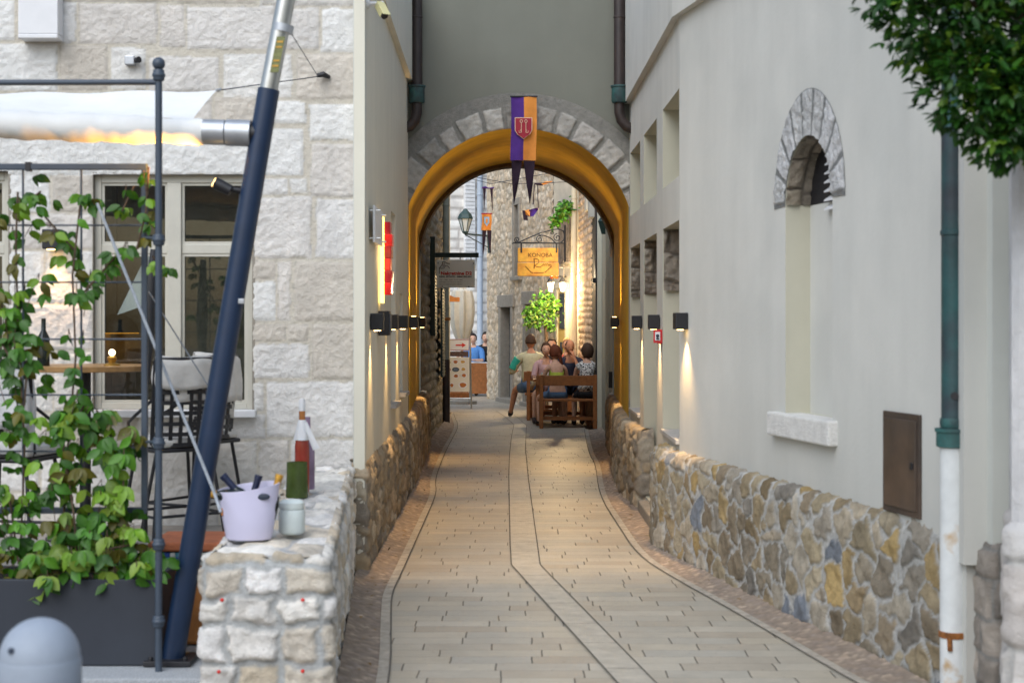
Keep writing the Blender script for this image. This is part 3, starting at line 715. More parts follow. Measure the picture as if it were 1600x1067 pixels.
# upper walls project a hand's width
def ledge_wall(pts, z0, z1, pr, nm, par, m):
    mb = MB(); k = len(pts)
    vs = [(x-pr, y, z) for x, y in pts for z in (z0, z1)]+[(x+.15, y, z) for x, y in pts for z in (z0, z1)]
    o2 = 2*k
    fs = []
    for i in range(k-1):
        fs += [(2*i, 2*i+1, 2*i+3, 2*i+2), (2*i, 2*i+2, o2+2*i+2, o2+2*i)]
    mb.add(vs, fs); return mb.build(nm, m, par)
ledge_wall([OB, OA, RB], 3.82, 4.95, .055, 'upper_wall', right, M['plaster_r'])
# the niche: stone lining above, louvre, ring of voussoirs, sill
def niche_arch():
    a = np.arange(0, math.pi+.01, .02); r0 = rr
    A_, D_ = np.meshgrid(np.concatenate([[0]*0, a]), np.arange(0, .155, .01), indexing='ij')
    pos = np.zeros(A_.shape+(3,)); nor = np.zeros_like(pos)
    s = sc_+(r0-.004)*np.cos(A_); z = 2.33+(r0-.004)*1.04*np.sin(A_)
    for i in range(3):
        base = (np.array([OA[0], OA[1], 0])[i]+tO[i]*s-nO[i]*D_) if i < 2 else z
        pos[..., i] = base
        nor[..., i] = -(tO[i]*np.cos(A_)) if i < 2 else -np.sin(A_)
    sheet('niche_lining', A_*rr, D_, pos, nor, c_course(.19, .3, .17, .26, 5, .01), [(.30, .26, .20), (.36, .31, .25), (.24, .21, .17)], (.15, .13, .11), M['stone'], joint=.01, soft=.015, disp=.012, rough=.02, rs=20, parent=right, tone=.3)
    a = np.arange(-.02, math.pi+.03, .012); Rg = np.arange(rr-.004, .60, .01)
    A_, R_ = np.meshgrid(a, Rg, indexing='ij'); pos = np.zeros(A_.shape+(3,)); nor = np.zeros_like(pos)
    s = sc_+R_*np.cos(A_)*(1-.09*(R_-rr)/.2); z = 2.33+R_*1.04*np.sin(A_)
    z = z-.03*(s > sc_)*0
    for i in range(2): pos[..., i] = OA[i]+tO[i]*s+nO[i]*.004; nor[..., i] = nO[i]
    pos[..., 2] = z
    rects = [(math.pi/9*k*.5+.008, math.pi/9*(k+1)*.5-.008, 0, .60) for k in range(9)]
    sheet('niche_ring', A_*.5, R_, pos, nor, c_rects(rects, 3, .006), [(.60, .60, .60), (.66, .66, .66), (.56, .56, .55)], (.24, .245, .24), M['stone'], joint=.012, soft=.01, disp=.006, rough=.012, rs=34,
          parent=right, tone=.16, seed=7, keep=lambda u, v, p: v < .595)
niche_arch()
mb = MB()
for k in range(9):
    z = 2.30+k*.05; hwz = math.sqrt(max(.0, 1-((z-2.33)/(rr*1.04))**2))*rr-.01 if z > 2.33 else rr-.01
    if hwz < .05: continue
    a_ = PO(sc_-.0-hwz*.15, z, .135); b_ = PO(sc_+hwz, z+.0, .135)
    mb.obox((a_+b_)/2, tO*((b_-a_).length/2), nO*.022+Vector((0, 0, -.016)), Vector((0, 0, .004)))
mb.build('louvre', M['white'], right)
mb = MB(); lp = [(s, z) for s, z in loopn if z >= 2.33]; mb.add([PO(s, z, .148) for s, z in lp], [tuple(range(len(lp)))]); mb.build('louvre_opening', M['black'], right)
mb = MB()
a_, b_ = PO(sD(9.20), 0), PO(sD(8.27), 0)
mb.obox(((a_+b_)/2)+Vector((0, 0, 1.065))-nO*.03, tO*((b_-a_).length/2), nO*.085, Vector((0, 0, .068)))
o_ = mb.build('niche_sill', M['sill'], right, bevel=.012)
# plinths of rubble
RUB = [(.38, .28, .14), (.31, .25, .16), (.42, .36, .27), (.26, .21, .145), (.34, .29, .22), (.43, .31, .14), (.22, .20, .17), (.44, .39, .31), (.29, .22, .13), (.33, .26, .16), (.36, .30, .20), (.27, .23, .17), (.40, .34, .24), (.30, .27, .22), (.36, .32, .26), (.20, .22, .25)]
P1 = [(OB[0]-.02, OB[1]+.1), (1.43, 9.55), (1.20, 10.6), (1.08, 11.2), (1.04, 11.6), (1.04, 11.75), (1.07, 11.86), (1.20, 11.9)]
P1 = [P1[0]]+[(1.19+.188*(11.1-d_)-.075, d_) for d_ in (8.5, 9.6)]+smooth_line(P1[2:], 2)
wall_sheet('plinth', P1[::-1], [(0, -.02), (0, .60), (-.006, .68), (-.03, .725), (-.12, .74)], c_rubble(.20, .17, 44, .55, .9), RUB, (.54, .535, .51), M['stone'],
           res=.0105, side=-1, joint=.016, soft=.009, disp=.010, rough=.016, parent=right, tone=.34, seed=21)
P2 = [(1.25, 13.78), (1.13, 13.78), (1.105, 13.82), (1.06, 14.5), (1.035, 15.1), (1.10, 17), (1.21, 19), (1.25, 20.78), (1.36, 20.8)]
wall_sheet('plinth', P2[::-1], [(0, -.02), (0, .58), (-.01, .66), (-.03, .70), (-.12, .71)], c_rubble(.24, .17, 47, .5, .8), PLW, (.33, .29, .24), M['stone'], res=.014, side=-1,
           joint=.014, soft=.014, disp=.014, rough=.018, parent=right, tone=.25, seed=23)
# brown meter hatch
mb = MB(); hs0, hs1 = sD(7.68), sD(7.28)
mb.obox((PO(hs0, .98)+PO(hs1, .98))/2+nO*.006, tO*((hs1-hs0)/2), nO*.008, Vector((0, 0, .243)))
hatch = mb.build('meter_hatch', M['panelbrown'], right, bevel=.004)
mb = MB(); c = (PO(hs0, .98)+PO(hs1, .98))/2+nO*.016; w_ = (hs1-hs0)/2-.028
mb.obox(c, tO*w_, nO*.006, Vector((0, 0, .212))); mb.build('hatch_door', mat('hatch_door', (.085, .055, .036), .45, .3, 6, .1, 50, c2=(.055, .042, .034)), hatch, bevel=.004)
mb = MB(); mb.obox(c+nO*.010+tO*(w_-.03), tO*.012, nO*.006, Vector((0, 0, .016))); mb.build('latch', M['black'], hatch, bevel=.003)
# end pilaster and its stone base beside the drainpipe
mb = MB(); xa = OB[0]+.075; mb.box(xa-.0, xa+.42, 6.72, 8.2, .69, 5.2); mb.build('pilaster', M['plaster_strip'], right)
mb = MB(); mb.obox((xa-.05, 6.86, 2.9), (.05, 0, 0), (0, .06, 0), (0, 0, 2.3)); mb.build('recess_strip', M['plaster_r'], right)
wall_sheet('pilaster_base', [(xa-.03, 7.2), (xa-.03, 6.70), (xa+.0, 6.67), (xa+.46, 6.67)], [(0, -.02), (0, .66), (-.02, .69), (-.1, .70)], c_course(.13, .19, .13, .22, 9, .012), [(.33, .29, .25), (.40, .35, .30), (.26, .23, .20)],
           (.30, .29, .27), M['stone'], res=.0105, side=-1, joint=.014, soft=.012, disp=.010, rough=.014, parent=right, tone=.25)

# neighbouring pale stone corner at the right edge of the picture
corner = empty('stone_corner_house', (2.0, 6.2, 0), 'corner of a whitewashed stone house at the right edge beyond the drainpipe', 'house')
wall_sheet('base_stones', [(2.05, 6.5), (1.98, 6.2), (1.885, 5.95), (1.90, 5.9), (2.9, 5.7)], [(0, -.02), (0, .86), (-.03, .88)], c_course(.22, .34, .3, .6, 71, .012), [(.62, .60, .58), (.55, .52, .49), (.50, .46, .43)], (.50, .49, .47), M['ashlar'],
           res=.014, side=-1, joint=.016, soft=.016, disp=.014, rough=.014, parent=corner, tone=.12)
mb = MB(); mb.add([(x, y, z) for x, y in ((2.065, 6.5), (1.995, 6.2), (1.90, 5.95), (1.92, 5.92), (2.9, 5.72), (2.9, 6.5)) for z in (.86, 5.2)], [(2*i, 2*i+1, (2*i+3) % 12, (2*i+2) % 12) for i in range(6)]+[(1, 3, 5, 7, 9, 11)])
mb.build('wall', mat('rough_white_render', (.66, .65, .65), .95, .10, 7, .9, 14, stain=.12), corner)

# ------------------------------------------------------------------ drainpipes
def collar(mb, c, r, h, mi=0): mb.lathe(c, [(r*.9, -h/2), (r, -h/2+.004), (r, h/2-.004), (r*.9, h/2)], 20, mi)
dp = empty('drainpipe', (1.955, 6.93, 0), 'tall copper drainpipe ending in a rust-stained white iron pipe, right of the meter hatch', 'drainpipe')
px_, py_ = 1.955, 6.93
mb = MB(); mb.tube([(px_, py_, 1.17), (px_, py_, 5.2)], .052, 20); collar(mb, (px_, py_, 2.05), .057, .025); collar(mb, (px_, py_, 3.3), .057, .025)
mb.build('upper_pipe', M['copper_dark'], dp, smooth=40)
mb = MB(); mb.lathe((px_, py_, 1.14), [(.060, -.04), (.074, -.035), (.074, .028), (.080, .03), (.080, .045), (.050, .045)], 24); mb.lathe((px_, py_, 1.21), [(.056, -.02), (.058, -.015), (.058, .015), (.056, .02)], 24)
mb.build('joint_collar', M['verdigris'], dp, smooth=40)
mb = MB(); mb.tube([(px_, py_, -.02), (px_, py_, 1.11)], .058, 20); mb.build('lower_pipe', M['whitepipe'], dp, smooth=40)
mb = MB(); collar(mb, (px_, py_, .275), .064, .03); mb.tube([(px_-.03, py_-.05, .27), (px_-.028, py_-.052, .21)], .012, 8); mb.build('rusty_clamp', M['rust'], dp, smooth=40)
mb = MB(); mb.tube([(px_+.04, py_, 1.26), (px_+.13, py_, 1.265)], .005, 6); mb.build('bracket', M['black'], dp); mb = MB(); mb.tube([(px_, py_-.03, 1.33), (px_-.01, py_-.056, 1.33)], .018, 10)
mb.build('pipe_opening', M['black'], dp)
def pipe_hopper(name, x, sgn, label):
    p = empty(name, (x, 15.38, 3.6), label, 'drainpipe', 'brown drainpipes flanking the archway')
    mb = MB(); mb.tube([(x, 15.36, 3.98), (x, 15.36, 4.98)], .055, 16); collar(mb, (x, 15.36, 4.65), .060, .02); mb.build('pipe', M['copper_brown'], p, smooth=40)
    mb = MB(); mb.lathe((x, 15.36, 3.90), [(.07, -.09), (.078, -.08), (.078, .06), (.088, .065), (.088, .08), (.05, .08)], 4 if False else 16); mb.build('hopper', M['verdigris'], p, smooth=40)
    mb = MB(); mb.tube([(x, 15.36, 3.83), (x, 15.36, 3.72), (x+sgn*.02, 15.36, 3.64), (x+sgn*.07, 15.36, 3.58), (x+sgn*.13, 15.36, 3.56)], .052, 14); mb.build('elbow', M['copper_brown'], p, smooth=50)
    return p
pipe_hopper('drainpipe', -.935, -1, 'brown drainpipe with green copper hopper left of the archway')
pipe_hopper('drainpipe', 1.055, 1, 'brown drainpipe with green copper hopper right of the archway')

# ------------------------------------------------------------------ wall lamps
def wall_lamp(x, y, z, n, label, up=False, e=30, grp='black box lamps along the alley walls'):
    n = Vector((n[0], n[1], 0)).normalized(); t = Vector((-n.y, n.x, 0))
    c = Vector((x, y, z))+n*.05
    o = empty('wall_lamp', (x, y, z), label, 'wall lamp', grp)
    mb = MB(); mb.obox(c, n*.045, t*.04, Vector((0, 0, .058))); mb.build('housing', M['black'], o, bevel=.006)
    mb = MB(); mb.obox(c-n*.048, n*.006, t*.028, Vector((0, 0, .035))); mb.build('wall_plate', M['black'], o)
    mb = MB(); mb.lathe(c-Vector((0, 0, .061)), [(.022, -.002), (.024, .002)], 16); mb.build('lens', M['glow_w'], o)
    if up: mb = MB(); mb.lathe(c+Vector((0, 0, .061)), [(.022, -.002), (.024, .002)], 16); mb.build('lens', M['glow_w'], o)
    a = c-n*.008-Vector((0, 0, .066)); spot('beam', a, a+Vector((0, 0, -1))+n*.22, e*2.4, 78, parent=o, blend=.8, color=(1, .61, .24))
    if up: a = c-n*.008+Vector((0, 0, .066)); spot('beam', a, a+Vector((0, 0, 1))+n*.15, e*1.9, 80, parent=o, blend=.8, color=(1, .61, .24))
    return o
xw = lambda D_: -.97-.06*(D_-10.3)/5.2
wall_lamp(xw(10.75), 10.75, 1.66, (1, 0), 'black box lamp on the left wall nearest the stone facade', e=26)
wall_lamp(xw(12.35), 12.35, 1.66, (1, 0), 'black box lamp on the left wall between the red glass light and the tall niche', e=30)
wall_lamp(xw(13.75), 13.75, 1.66, (1, 0), 'black box lamp on the left wall between the two plaster niches', e=30)
wall_lamp(-1.04, 15.75, 1.66, (1, 0), 'black box lamp just inside the left mouth of the archway shining up and down', True, e=30)
wall_lamp(-1.135, 18.9, 1.66, (1, 0), 'black box lamp deep inside the passage on its left side', True, e=32)
wall_lamp(1.225, 10.93, 1.665, (-1, -.188), 'largest-looking black box lamp on the pale right wall with a clear cone of light', e=30)
wall_lamp(1.182, 12.5, 1.66, (-1, 0), 'black box lamp on the right wall above the red call point', e=30)
wall_lamp(1.174, 14.1, 1.66, (-1, 0), 'black box lamp on the right wall next to the arch, third from the camera', e=30)
wall_lamp(1.215, 17.8, 1.66, (-1, 0), 'black box lamp inside the passage on its right side shining up and down', True, e=32)
# big lamp box under the red glass panel
o = empty('wall_lantern', (-.975, 11.45, 1.65), 'bulky black box light under the tall red glass panel on the left wall', 'wall light')
mb = MB(); mb.box(-.975, -.895, 11.38, 11.56, 1.56, 1.74); mb.build('housing', M['black'], o, bevel=.008)
mb = MB()
for k in range(3): mb.box(-.893, -.887, 11.40+k*.055, 11.43+k*.055, 1.58, 1.72)
mb.build('cooling_fin', M['slate'], o)
o = empty('glass_light', (-.975, 11.7, 2.1), 'tall wavy red glass panel glowing yellow along its edge on the left wall', 'wall light')
mb = MB(); zz = 1.88
hs = [.12, .10, .14, .10, .11, .10]; 
gy0, gy1 = 11.55, 11.72
for i, z in enumerate(np.linspace(1.86, 2.40, 7)[:-1]):
    h_ = .09-.004; off_ = .012*math.sin(i*2.1)
    mbx = MB(); mbx.box(-.945+.0, -.892+off_*.6, gy0, gy1, z, z+h_+.003)
    mbx.build('red_glass_tile', M['redglass'] if i % 2 == 0 else M['redglass_d'], o, bevel=.006)
mb = MB(); mb.box(-.972, -.955, 11.52, 11.70, 1.80, 2.44); mb.build('backlight', M['glow_strip'], o)
point('glow', (-.90, 11.42, 2.12), .9, (1, .66, .25), .12, o)
# red call point
o = empty('call_point', (1.18, 12.36, 1.55), 'small red and white fire call sign on the right wall between two lamps', 'sign')
xq = 1.182; mb = MB(); mb.box(xq-.02, xq, 12.30, 12.46, 1.49, 1.60)
mb.build('plate', M['red'], o, bevel=.003)
mb = MB(); mb.box(xq-.036, xq-.0205, 12.315, 12.325, 1.49, 1.60)
mb.build('edge', M['red'], o)
mb = MB(); mb.box(xq-.07, xq-.0, 12.292, 12.297, 1.495, 1.60); mb.build('face', M['red'], o)
mb = MB(); mb.box(xq-.058, xq-.018, 12.288, 12.2915, 1.515, 1.582); mb.build('white_field', M['white'], o)
mb = MB(); mb.sphere((xq-.038, 12.287, 1.55), .014, 10, 0, (1, .2, 1)); mb.box(xq-.05, xq-.026, 12.284, 12.287, 1.522, 1.535); mb.build('pictogram', M['ink'], o)
# white junction box on left wall
o = empty('sign_plate', (-.97, 10.8, 2.35), 'white square plate held off the left wall by pins above the first lamp', 'sign')
mb = MB(); mb.box(-.945, -.93, 10.62, 11.25, 2.20, 2.45); mb.build('plate', M['white'], o, bevel=.003)
mb = MB()
for y in (10.7, 11.17):
    for z in (2.23, 2.42): mb.tube([(-.975, y, z), (-.90, y, z)], .007, 8)
mb.build('pin', M['steel'], o)
# CCTV camera
o = empty('security_camera', (-.95, 10.4, 3.72), 'cream security camera on a white bracket at the corner of the left wall', 'camera')
c0 = W(578, 6, 10.45)
mb = MB(); mb.tube([c0+Vector((-.03, 0, 0)), c0+Vector((.0, 0, 0))], .035, 16); mb.tube([c0, c0+Vector((.075, 0, .003))], .013, 10); mb.sphere(c0+Vector((.08, 0, 0)), .018); mb.build('bracket', M['white'], o, smooth=40)
d_ = Vector((.028, -.04, -.055)).normalized(); sx_ = d_.cross(Vector((0, 0, 1))).normalized(); up_ = sx_.cross(d_)
cc = W(596, 16, 10.42)
mb = MB(); mb.obox(cc, d_*.055, sx_*.024, up_*.022); mb.obox(cc+up_*.027+d_*.012, d_*.068, sx_*.029, up_*.003); mb.build('camera_body', M['camcream'], o, bevel=.006)
mb = MB(); mb.tube([cc+d_*.056, cc+d_*.068], .024, 16); mb.build('lens', M['black'], o)

# ------------------------------------------------------------------ terrace and low wall
mb = MB(); mb.box(-7, -1.30, 8.2, FD+.03, -.02, .31); tag(mb.build('terrace_floor', M['terrace']), kind='structure')
mb = MB(); mb.box(-7, -1.372, 7.05, 8.2, -.02, .05); tag(mb.build('granite_step', M['granite'], bevel=.01), kind='structure')
def slope(o):
    me = o.data; co = np.empty(len(me.vertices)*3, np.float32); me.vertices.foreach_get('co', co); co = co.reshape(-1, 3)
    co[:, 2] = np.where(co[:, 2] > .0, co[:, 2]*(1+.115*np.clip((co[:, 1]-6.85)/3.5, 0, 1)), co[:, 2]); me.vertices.foreach_set('co', co.ravel()); me.update()
lowwall = empty('low_wall', (-1.1, 8.5, 0), 'low rubble stone wall between terrace and alley with bottles standing on it', 'wall')
LWP = [(.78, .70, .58), (.84, .80, .73), (.68, .58, .44), (.80, .76, .70), (.68, .61, .51), (.86, .83, .79)]
lwp = [(-1.34, 10.38), (-1.365, 6.89), (-1.34, 6.86), (-.83, 6.85), (-.80, 6.88), (-1.05, 10.36)]
o_ = wall_sheet('stone_face', lwp, [(0, -.02), (0, .585), (-.012, .612), (-.04, .622)], c_course(.12, .19, .13, .30, 83, .026), LWP, (.52, .53, .52), M['stone'], res=.010, side=-1,
                joint=.022, soft=.016, disp=.016, rough=.018, parent=lowwall, tone=.22, seed=31)
slope(o_)
u = np.arange(6.87, 10.38, .011); v = np.linspace(0, 1, 52); U, Vv = np.meshgrid(u, v, indexing='ij')
k_ = (U-6.85)/3.5; XL_ = -1.355+.02*k_; XR_ = -.81-.25*k_
X_ = XL_+(XR_-XL_)*Vv
pos = np.stack([X_, U, np.full(U.shape, .612)], -1); nor = np.zeros_like(pos); nor[..., 2] = 1
o_ = sheet('stone_top', X_, U, pos, nor, c_rubble(.30, .24, 87, .35), LWP, (.60, .59, .57), M['stone'], joint=.025, soft=.03, disp=.018, rough=.02, rs=12, parent=lowwall, tone=.2, seed=37)
slope(o_)
mb = MB()
for px, py in ((347, 937), (473, 937), (342, 1049), (473, 1048)):
    p = W(px, py, 6.815); mb.sphere(p, .009, 8)
mb.build('red_dot', M['red_e'], lowwall)

# planter box, trellis and climbers
pl = empty('planter', (-3.0, 7.5, .05), 'long dark grey rectangular planter full of climbing plants', 'planter')
mb = MB(); X0, X1 = -4.2, (243-800)/F*7.3
mb.box(X0, X1, 7.30, 7.33, .055, .455); mb.box(X0, X1, 7.70, 7.73, .055, .455); mb.box(X0, X0+.03, 7.33, 7.70, .055, .455); mb.box(X1-.03, X1, 7.33, 7.70, .055, .455)
mb.build('box', M['planter'], pl, bevel=.004)
mb = MB(); mb.box(X0+.03, X1-.03, 7.33, 7.70, .06, .42); mb.build('soil', M['soil'], pl)
tr = empty('trellis', (-2.5, 7.45, .4), 'dark blue steel trellis frame with thin wires standing in the planter', 'trellis')
TD = 7.45
mb = MB(); q = lambda px, py: W(px, py, TD)
a1, a2, a3, a4 = q(-250, 261), q(226, 261), q(226, 797), q(-250, 797)
mb.bar(a1, a2+Vector((.014, 0, 0)), .03, .03, 0, (0, 1, 0)); mb.bar(a2, a3, .028, .028, 0, (0, 1, 0)); mb.bar(a4, a3+Vector((.014, 0, 0)), .03, .03, 0, (0, 1, 0))
mb.bar(q(160, 797), q(160, 905), .028, .028, 0, (0, 1, 0)); mb.bar(q(-160, 797), q(-160, 905), .028, .028, 0, (0, 1, 0))
mb.build('frame', M['slate'], tr, bevel=.004)
mb = MB()
for x in (-148, -56, 36, 127): mb.tube([q(x, 262), q(x, 797)], .0055, 6)
for y in (352, 441, 530, 617, 705): mb.tube([q(-250, y)+Vector((0, .01, 0)), q(226, y)+Vector((0, .01, 0))], .005, 6)
mb.build('wire', M['slate'], tr)
mb = MB()
for x in (45, -150): mb.box(q(x, 0).x-.012, q(x, 0).x+.012, TD-.02, TD+.02, q(0, 268).z, q(0, 254).z)
mb.build('clip', M['black'], tr)

def leaf(mb, c, d, n, L, w, col, fold=.35, curl=.2):
    """pointed leaf from base c along d; n = face normal"""
    d = d.normalized(); s = d.cross(n); s = s.normalized() if s.length > 1e-5 else Vector((1, 0, 0)); n = s.cross(d)
    P = []
    prof = [(0, 0), (.22, .36), (.5, .5), (.78, .30), (1, 0)]
    for t, hw in prof:
        m = c+d*(L*t)+n*(-curl*L*t*t)
        if hw == 0: P.append(m)
        else: P += [m-s*(hw*w)+n*(fold*hw*w), m, m+s*(hw*w)+n*(fold*hw*w)]
    f = [(0, 2, 1), (0, 3, 2), (1, 2, 5, 4), (2, 3, 6, 5), (4, 5, 8, 7), (5, 6, 9, 8), (7, 8, 10), (8, 9, 10)]
    mb.add(P, f, 0, col)
def vine(strokes, rnd, D0, name, label, palette, size=(.05, .078), stems=True, group=None, dens=.85, cat='climbing plant', base=None):
    first = strokes[0][0][0]; b = W(first[0], first[1], D0)
    o = empty(name, (b.x, D0, .42) if base is None else base, label, cat, group)
    lf = MB(); st = MB(); px2m = D0/F
    for pts, rad, cnt in strokes:
        P = [W(x, y, D0) for x, y in pts]
        seg = [0]
        for a, b_ in zip(P[:-1], P[1:]): seg.append(seg[-1]+(b_-a).length)
        wob = [p+Vector((rnd.uniform(-.01, .01), rnd.uniform(-.03, .03), 0)) for p in P]
        if stems: st.tube(wob, [.005]*len(P), 6)
        for _ in range(int(cnt*dens)):
            t = rnd.random()*seg[-1]; i = max(j for j in range(len(seg)) if seg[j] <= t+1e-9); i = min(i, len(P)-2)
            k = (t-seg[i])/max(1e-6, seg[i+1]-seg[i]); c = P[i].lerp(P[i+1], k)
            g = rnd.gauss
            c = c+Vector((g(0, rad*.5)*px2m, g(0, .06), g(0, rad*.45)*px2m))
            tone = rnd.choice(palette); br = rnd.uniform(.7, 1.25); col = tuple(min(1, v*br) for v in tone)
            # three to five leaflets hanging from one stalk end
            k_ = rnd.choice((2, 3, 3, 5)); az = rnd.uniform(0, 6.28)
            for j in range(k_):
                a = az+(j-(k_-1)/2)*.75
                dr = Vector((math.sin(a)*.9, math.cos(a)*.6*(-1), -.75+rnd.uniform(-.3, .45)))
                nn = Vector((rnd.uniform(-.5, .5), -1, rnd.uniform(.1, .9)))
                L = rnd.uniform(*size); leaf(lf, c, dr, nn, L, L*rnd.uniform(.5, .66), col, .3, rnd.uniform(0, .5))
            if stems and rnd.random() < .3: st.tube([c, c+Vector((0, 0, .03)), c.lerp(P[i], .5)], .002, 5)
    lf.build('foliage', M['leaf'], o, smooth=70)
    if stems: st.build('stem', M['bark'], o)
    return o
VP = [(.055, .18, .012), (.04, .13, .010), (.085, .23, .014), (.03, .10, .010), (.15, .28, .018), (.045, .14, .010), (.12, .11, .012)]
rnd = random.Random(5)
vine([([(28, 905), (34, 700), (24, 520), (28, 380), (24, 300)], 42, 130), ([(20, 560), (-60, 420), (-120, 300)], 60, 70), ([(30, 880), (10, 760)], 60, 40), ([(52, 310), (66, 300)], 14, 8), ([(-60, 905), (-80, 600)], 70, 80)],
     rnd, 7.42, 'climbing_plant', 'broad green climber covering the far left part of the trellis', VP, group='climbing plants on the trellis')
vine([([(95, 905), (100, 720), (120, 560), (118, 430), (125, 320)], 20, 48), ([(118, 470), (180, 400), (215, 390), (232, 330), (236, 262)], 16, 34), ([(60, 330), (110, 390)], 16, 12),
      ([(190, 330), (208, 290)], 8, 6), ([(240, 400), (262, 430)], 8, 6), ([(125, 312), (140, 312)], 14, 9)],
     rnd, 7.40, 'climbing_plant', 'thin climbing shoots winding along the trellis wires in front of the window', VP, group='climbing plants on the trellis')
vine([([(120, 905), (118, 800), (100, 690), (140, 620)], 42, 85), ([(180, 905), (175, 820), (190, 720), (150, 640)], 38, 100), ([(60, 905), (90, 840), (150, 860), (215, 850)], 34, 70), ([(210, 900), (222, 860), (235, 880)], 22, 30), ([(60, 900), (110, 870), (200, 885)], 30, 60)],
     rnd, 7.36, 'climbing_plant', 'dense bush of yellow-green leaves at the foot of the trellis', VP+[(.20, .30, .035), (.17, .28, .03)], size=(.055, .095), group='climbing plants on the trellis')

# slim post with ball finial and rail
po = empty('garden_post', (-1.62, 7.2, .05), 'slim dark blue steel post with a ball finial beside the planter', 'post')
PD = 7.2; X = (248-800)/F*PD; zt = W(0, 100, PD).z
mb = MB(); mb.tube([(X, PD, .05), (X, PD, zt-.03)], .0165, 14); 
for py in (375, 692, 850, 970, 118): collar(mb, (X, PD, W(0, py, PD).z), .026, .05); collar(mb, (X, PD, W(0, py, PD).z+.0), .030, .018)
mb.build('pole', M['slate'], po, smooth=40)
mb = MB(); mb.sphere((X, PD, zt), .030, 16); mb.build('finial', M['slate'], po, smooth=60)
mb = MB(); mb.tube([(X, PD, W(0, 129, PD).z), (-5, PD+.3, W(0, 116, PD).z)], .014, 10); mb.build('rail', M['slate'], po, smooth=40)
mb = MB()
for py in (372, 690): mb.tube([(X, PD, W(0, py, PD).z), (a2.x, TD-.02, W(0, py, TD).z)], .007, 8)
mb.build('strut', M['slate'], po)

# leaning mast, sail roll and lines
ms = empty('awning_mast', (-1.6, 7.4, .05), 'thick leaning mast, navy blue below and bare steel above, carrying the furled sail', 'mast')
MD = 7.38
pa, pb, pc, pdd = W(268, 1040, MD), W(420, 140, MD), W(434, 58, MD), W(470, -120, MD)
mb = MB(); mb.tube([pa, pb], [.054, .051], 28); mb.build('lower_tube', M['navy'], ms, smooth=40)
dv = (pdd-pb).normalized()
mb = MB(); mb.tube([pb-dv*.02, pb+dv*.6*(pdd-pb).length, pdd+dv*.4], .043, 26); mb.build('upper_tube', M['steel'], ms, smooth=40)
cc = W(442, 45, MD); mb = MB(); mb.tube([cc-dv*.018, cc+dv*.018], .050, 24); mb.build('tube_clamp', M['silver'], ms, smooth=40)
cl = W(436, 88, MD)+Vector((0, -.0445, 0)); mb = MB(); mb.obox(cl, Vector((.020, .0, 0)), Vector((0, .0022, 0)), dv*.085); lb = mb.build('warning_label', mat('label_olive', (.17, .18, .06), .5, .4, 60, 0), ms)
for i, t in enumerate((.06, .035, -.03, -.055)):
    mb = MB(); mb.obox(cl+Vector((0, -.0035, 0))+dv*t, Vector((.014, 0, 0)), Vector((0, .0006, 0)), dv*.004); mb.build('label_line', M['foil_gold'], lb)
mb = MB(); c_ = W(380, 471, MD); mb.obox(c_+Vector((-.0, -.05, 0)), (.014, 0, 0), (0, .01, 0), (0, 0, .012)); mb.build('cleat', M['silver'], ms, bevel=.003)
bs = MB(); bs.obox((pa.x, pa.y, .066), (.11, 0, 0), (0, .11, 0), (0, 0, .012)); 
for sx in (-1, 1): bs.tube([(pa.x+sx*.08, pa.y-.08, .07), (pa.x+sx*.08, pa.y-.08, .095)], .012, 6)
bs.build('base_plate', M['black'], ms, bevel=.003)
sl = empty('furled_sail', (-2.4, 7.4, 2.5), 'white sail rolled on a horizontal tube, glowing orange underneath', 'sail')
ra, rb = W(322, 207, MD), W(-420, 178, MD+.1)
n_ = 60; mb = MB(); pts = [ra.lerp(rb, i/n_) for i in range(n_+1)]
mb.tube(pts, [.058+.010*min(1, i/12)+.004*math.sin(i*.9)+.003*math.sin(i*2.3) for i in range(n_+1)], 24); mb.build('sail_roll', M['sail'], sl, smooth=60)
mb = MB(); mb.tube([W(318, 206.5, MD), W(352, 207.5, MD)], .060, 24); mb.tube([W(354, 207.6, MD), W(392, 209, MD)], .063, 24); mb.build('end_cap', M['silver'], sl, smooth=40)
mb = MB(); mb.tube([W(392, 209, MD), W(412, 210, MD)], .045, 20); mb.build('swivel', M['black'], sl, smooth=40)
# loose triangular cloth running from the roll up to the hauling line
us = np.linspace(0, 1, 50); vv = np.linspace(0, 1, 12); vs = []
A0, A1_ = W(300, 188, MD+.03), W(-420, 158, MD+.12); B0, B1 = W(338, 142, MD+.75), W(-420, 152, MD+.7)
for u_ in us:
    for v_ in vv:
        p = (A0.lerp(A1_, u_)).lerp(B0.lerp(B1, u_), v_); p.z += -.03*math.sin(math.pi*v_)*math.sin(math.pi*min(1, u_*2))+.006*math.sin(u_*30+v_*3)
        vs.append(p)
mb = MB(); mb.add(vs, [(i*12+j, i*12+j+1, (i+1)*12+j+1, (i+1)*12+j) for i in range(49) for j in range(11)]); mb.build('loose_cloth', M['sail'], sl, smooth=60)
ln = empty('hauling_line', (-1.3, 9, 2.7), 'thin line with snap hooks from the sail tip to the ring on the stone wall', 'rope')
mb = MB(); r1 = W(497, 120, FD-.04); mb.tube([B0, r1], .0035, 6); mb.tube([W(452, 48, MD), r1], .0025, 6); mb.build('cord', M['ink'], ln)
mb = MB(); mb.tube([B0+Vector((0, 0, .002)), B0.lerp(r1, .02), B0.lerp(r1, .035)+Vector((0, 0, .008))], [.006, .009, .005], 8); mb.build('snap_hook', M['silver'], ln)
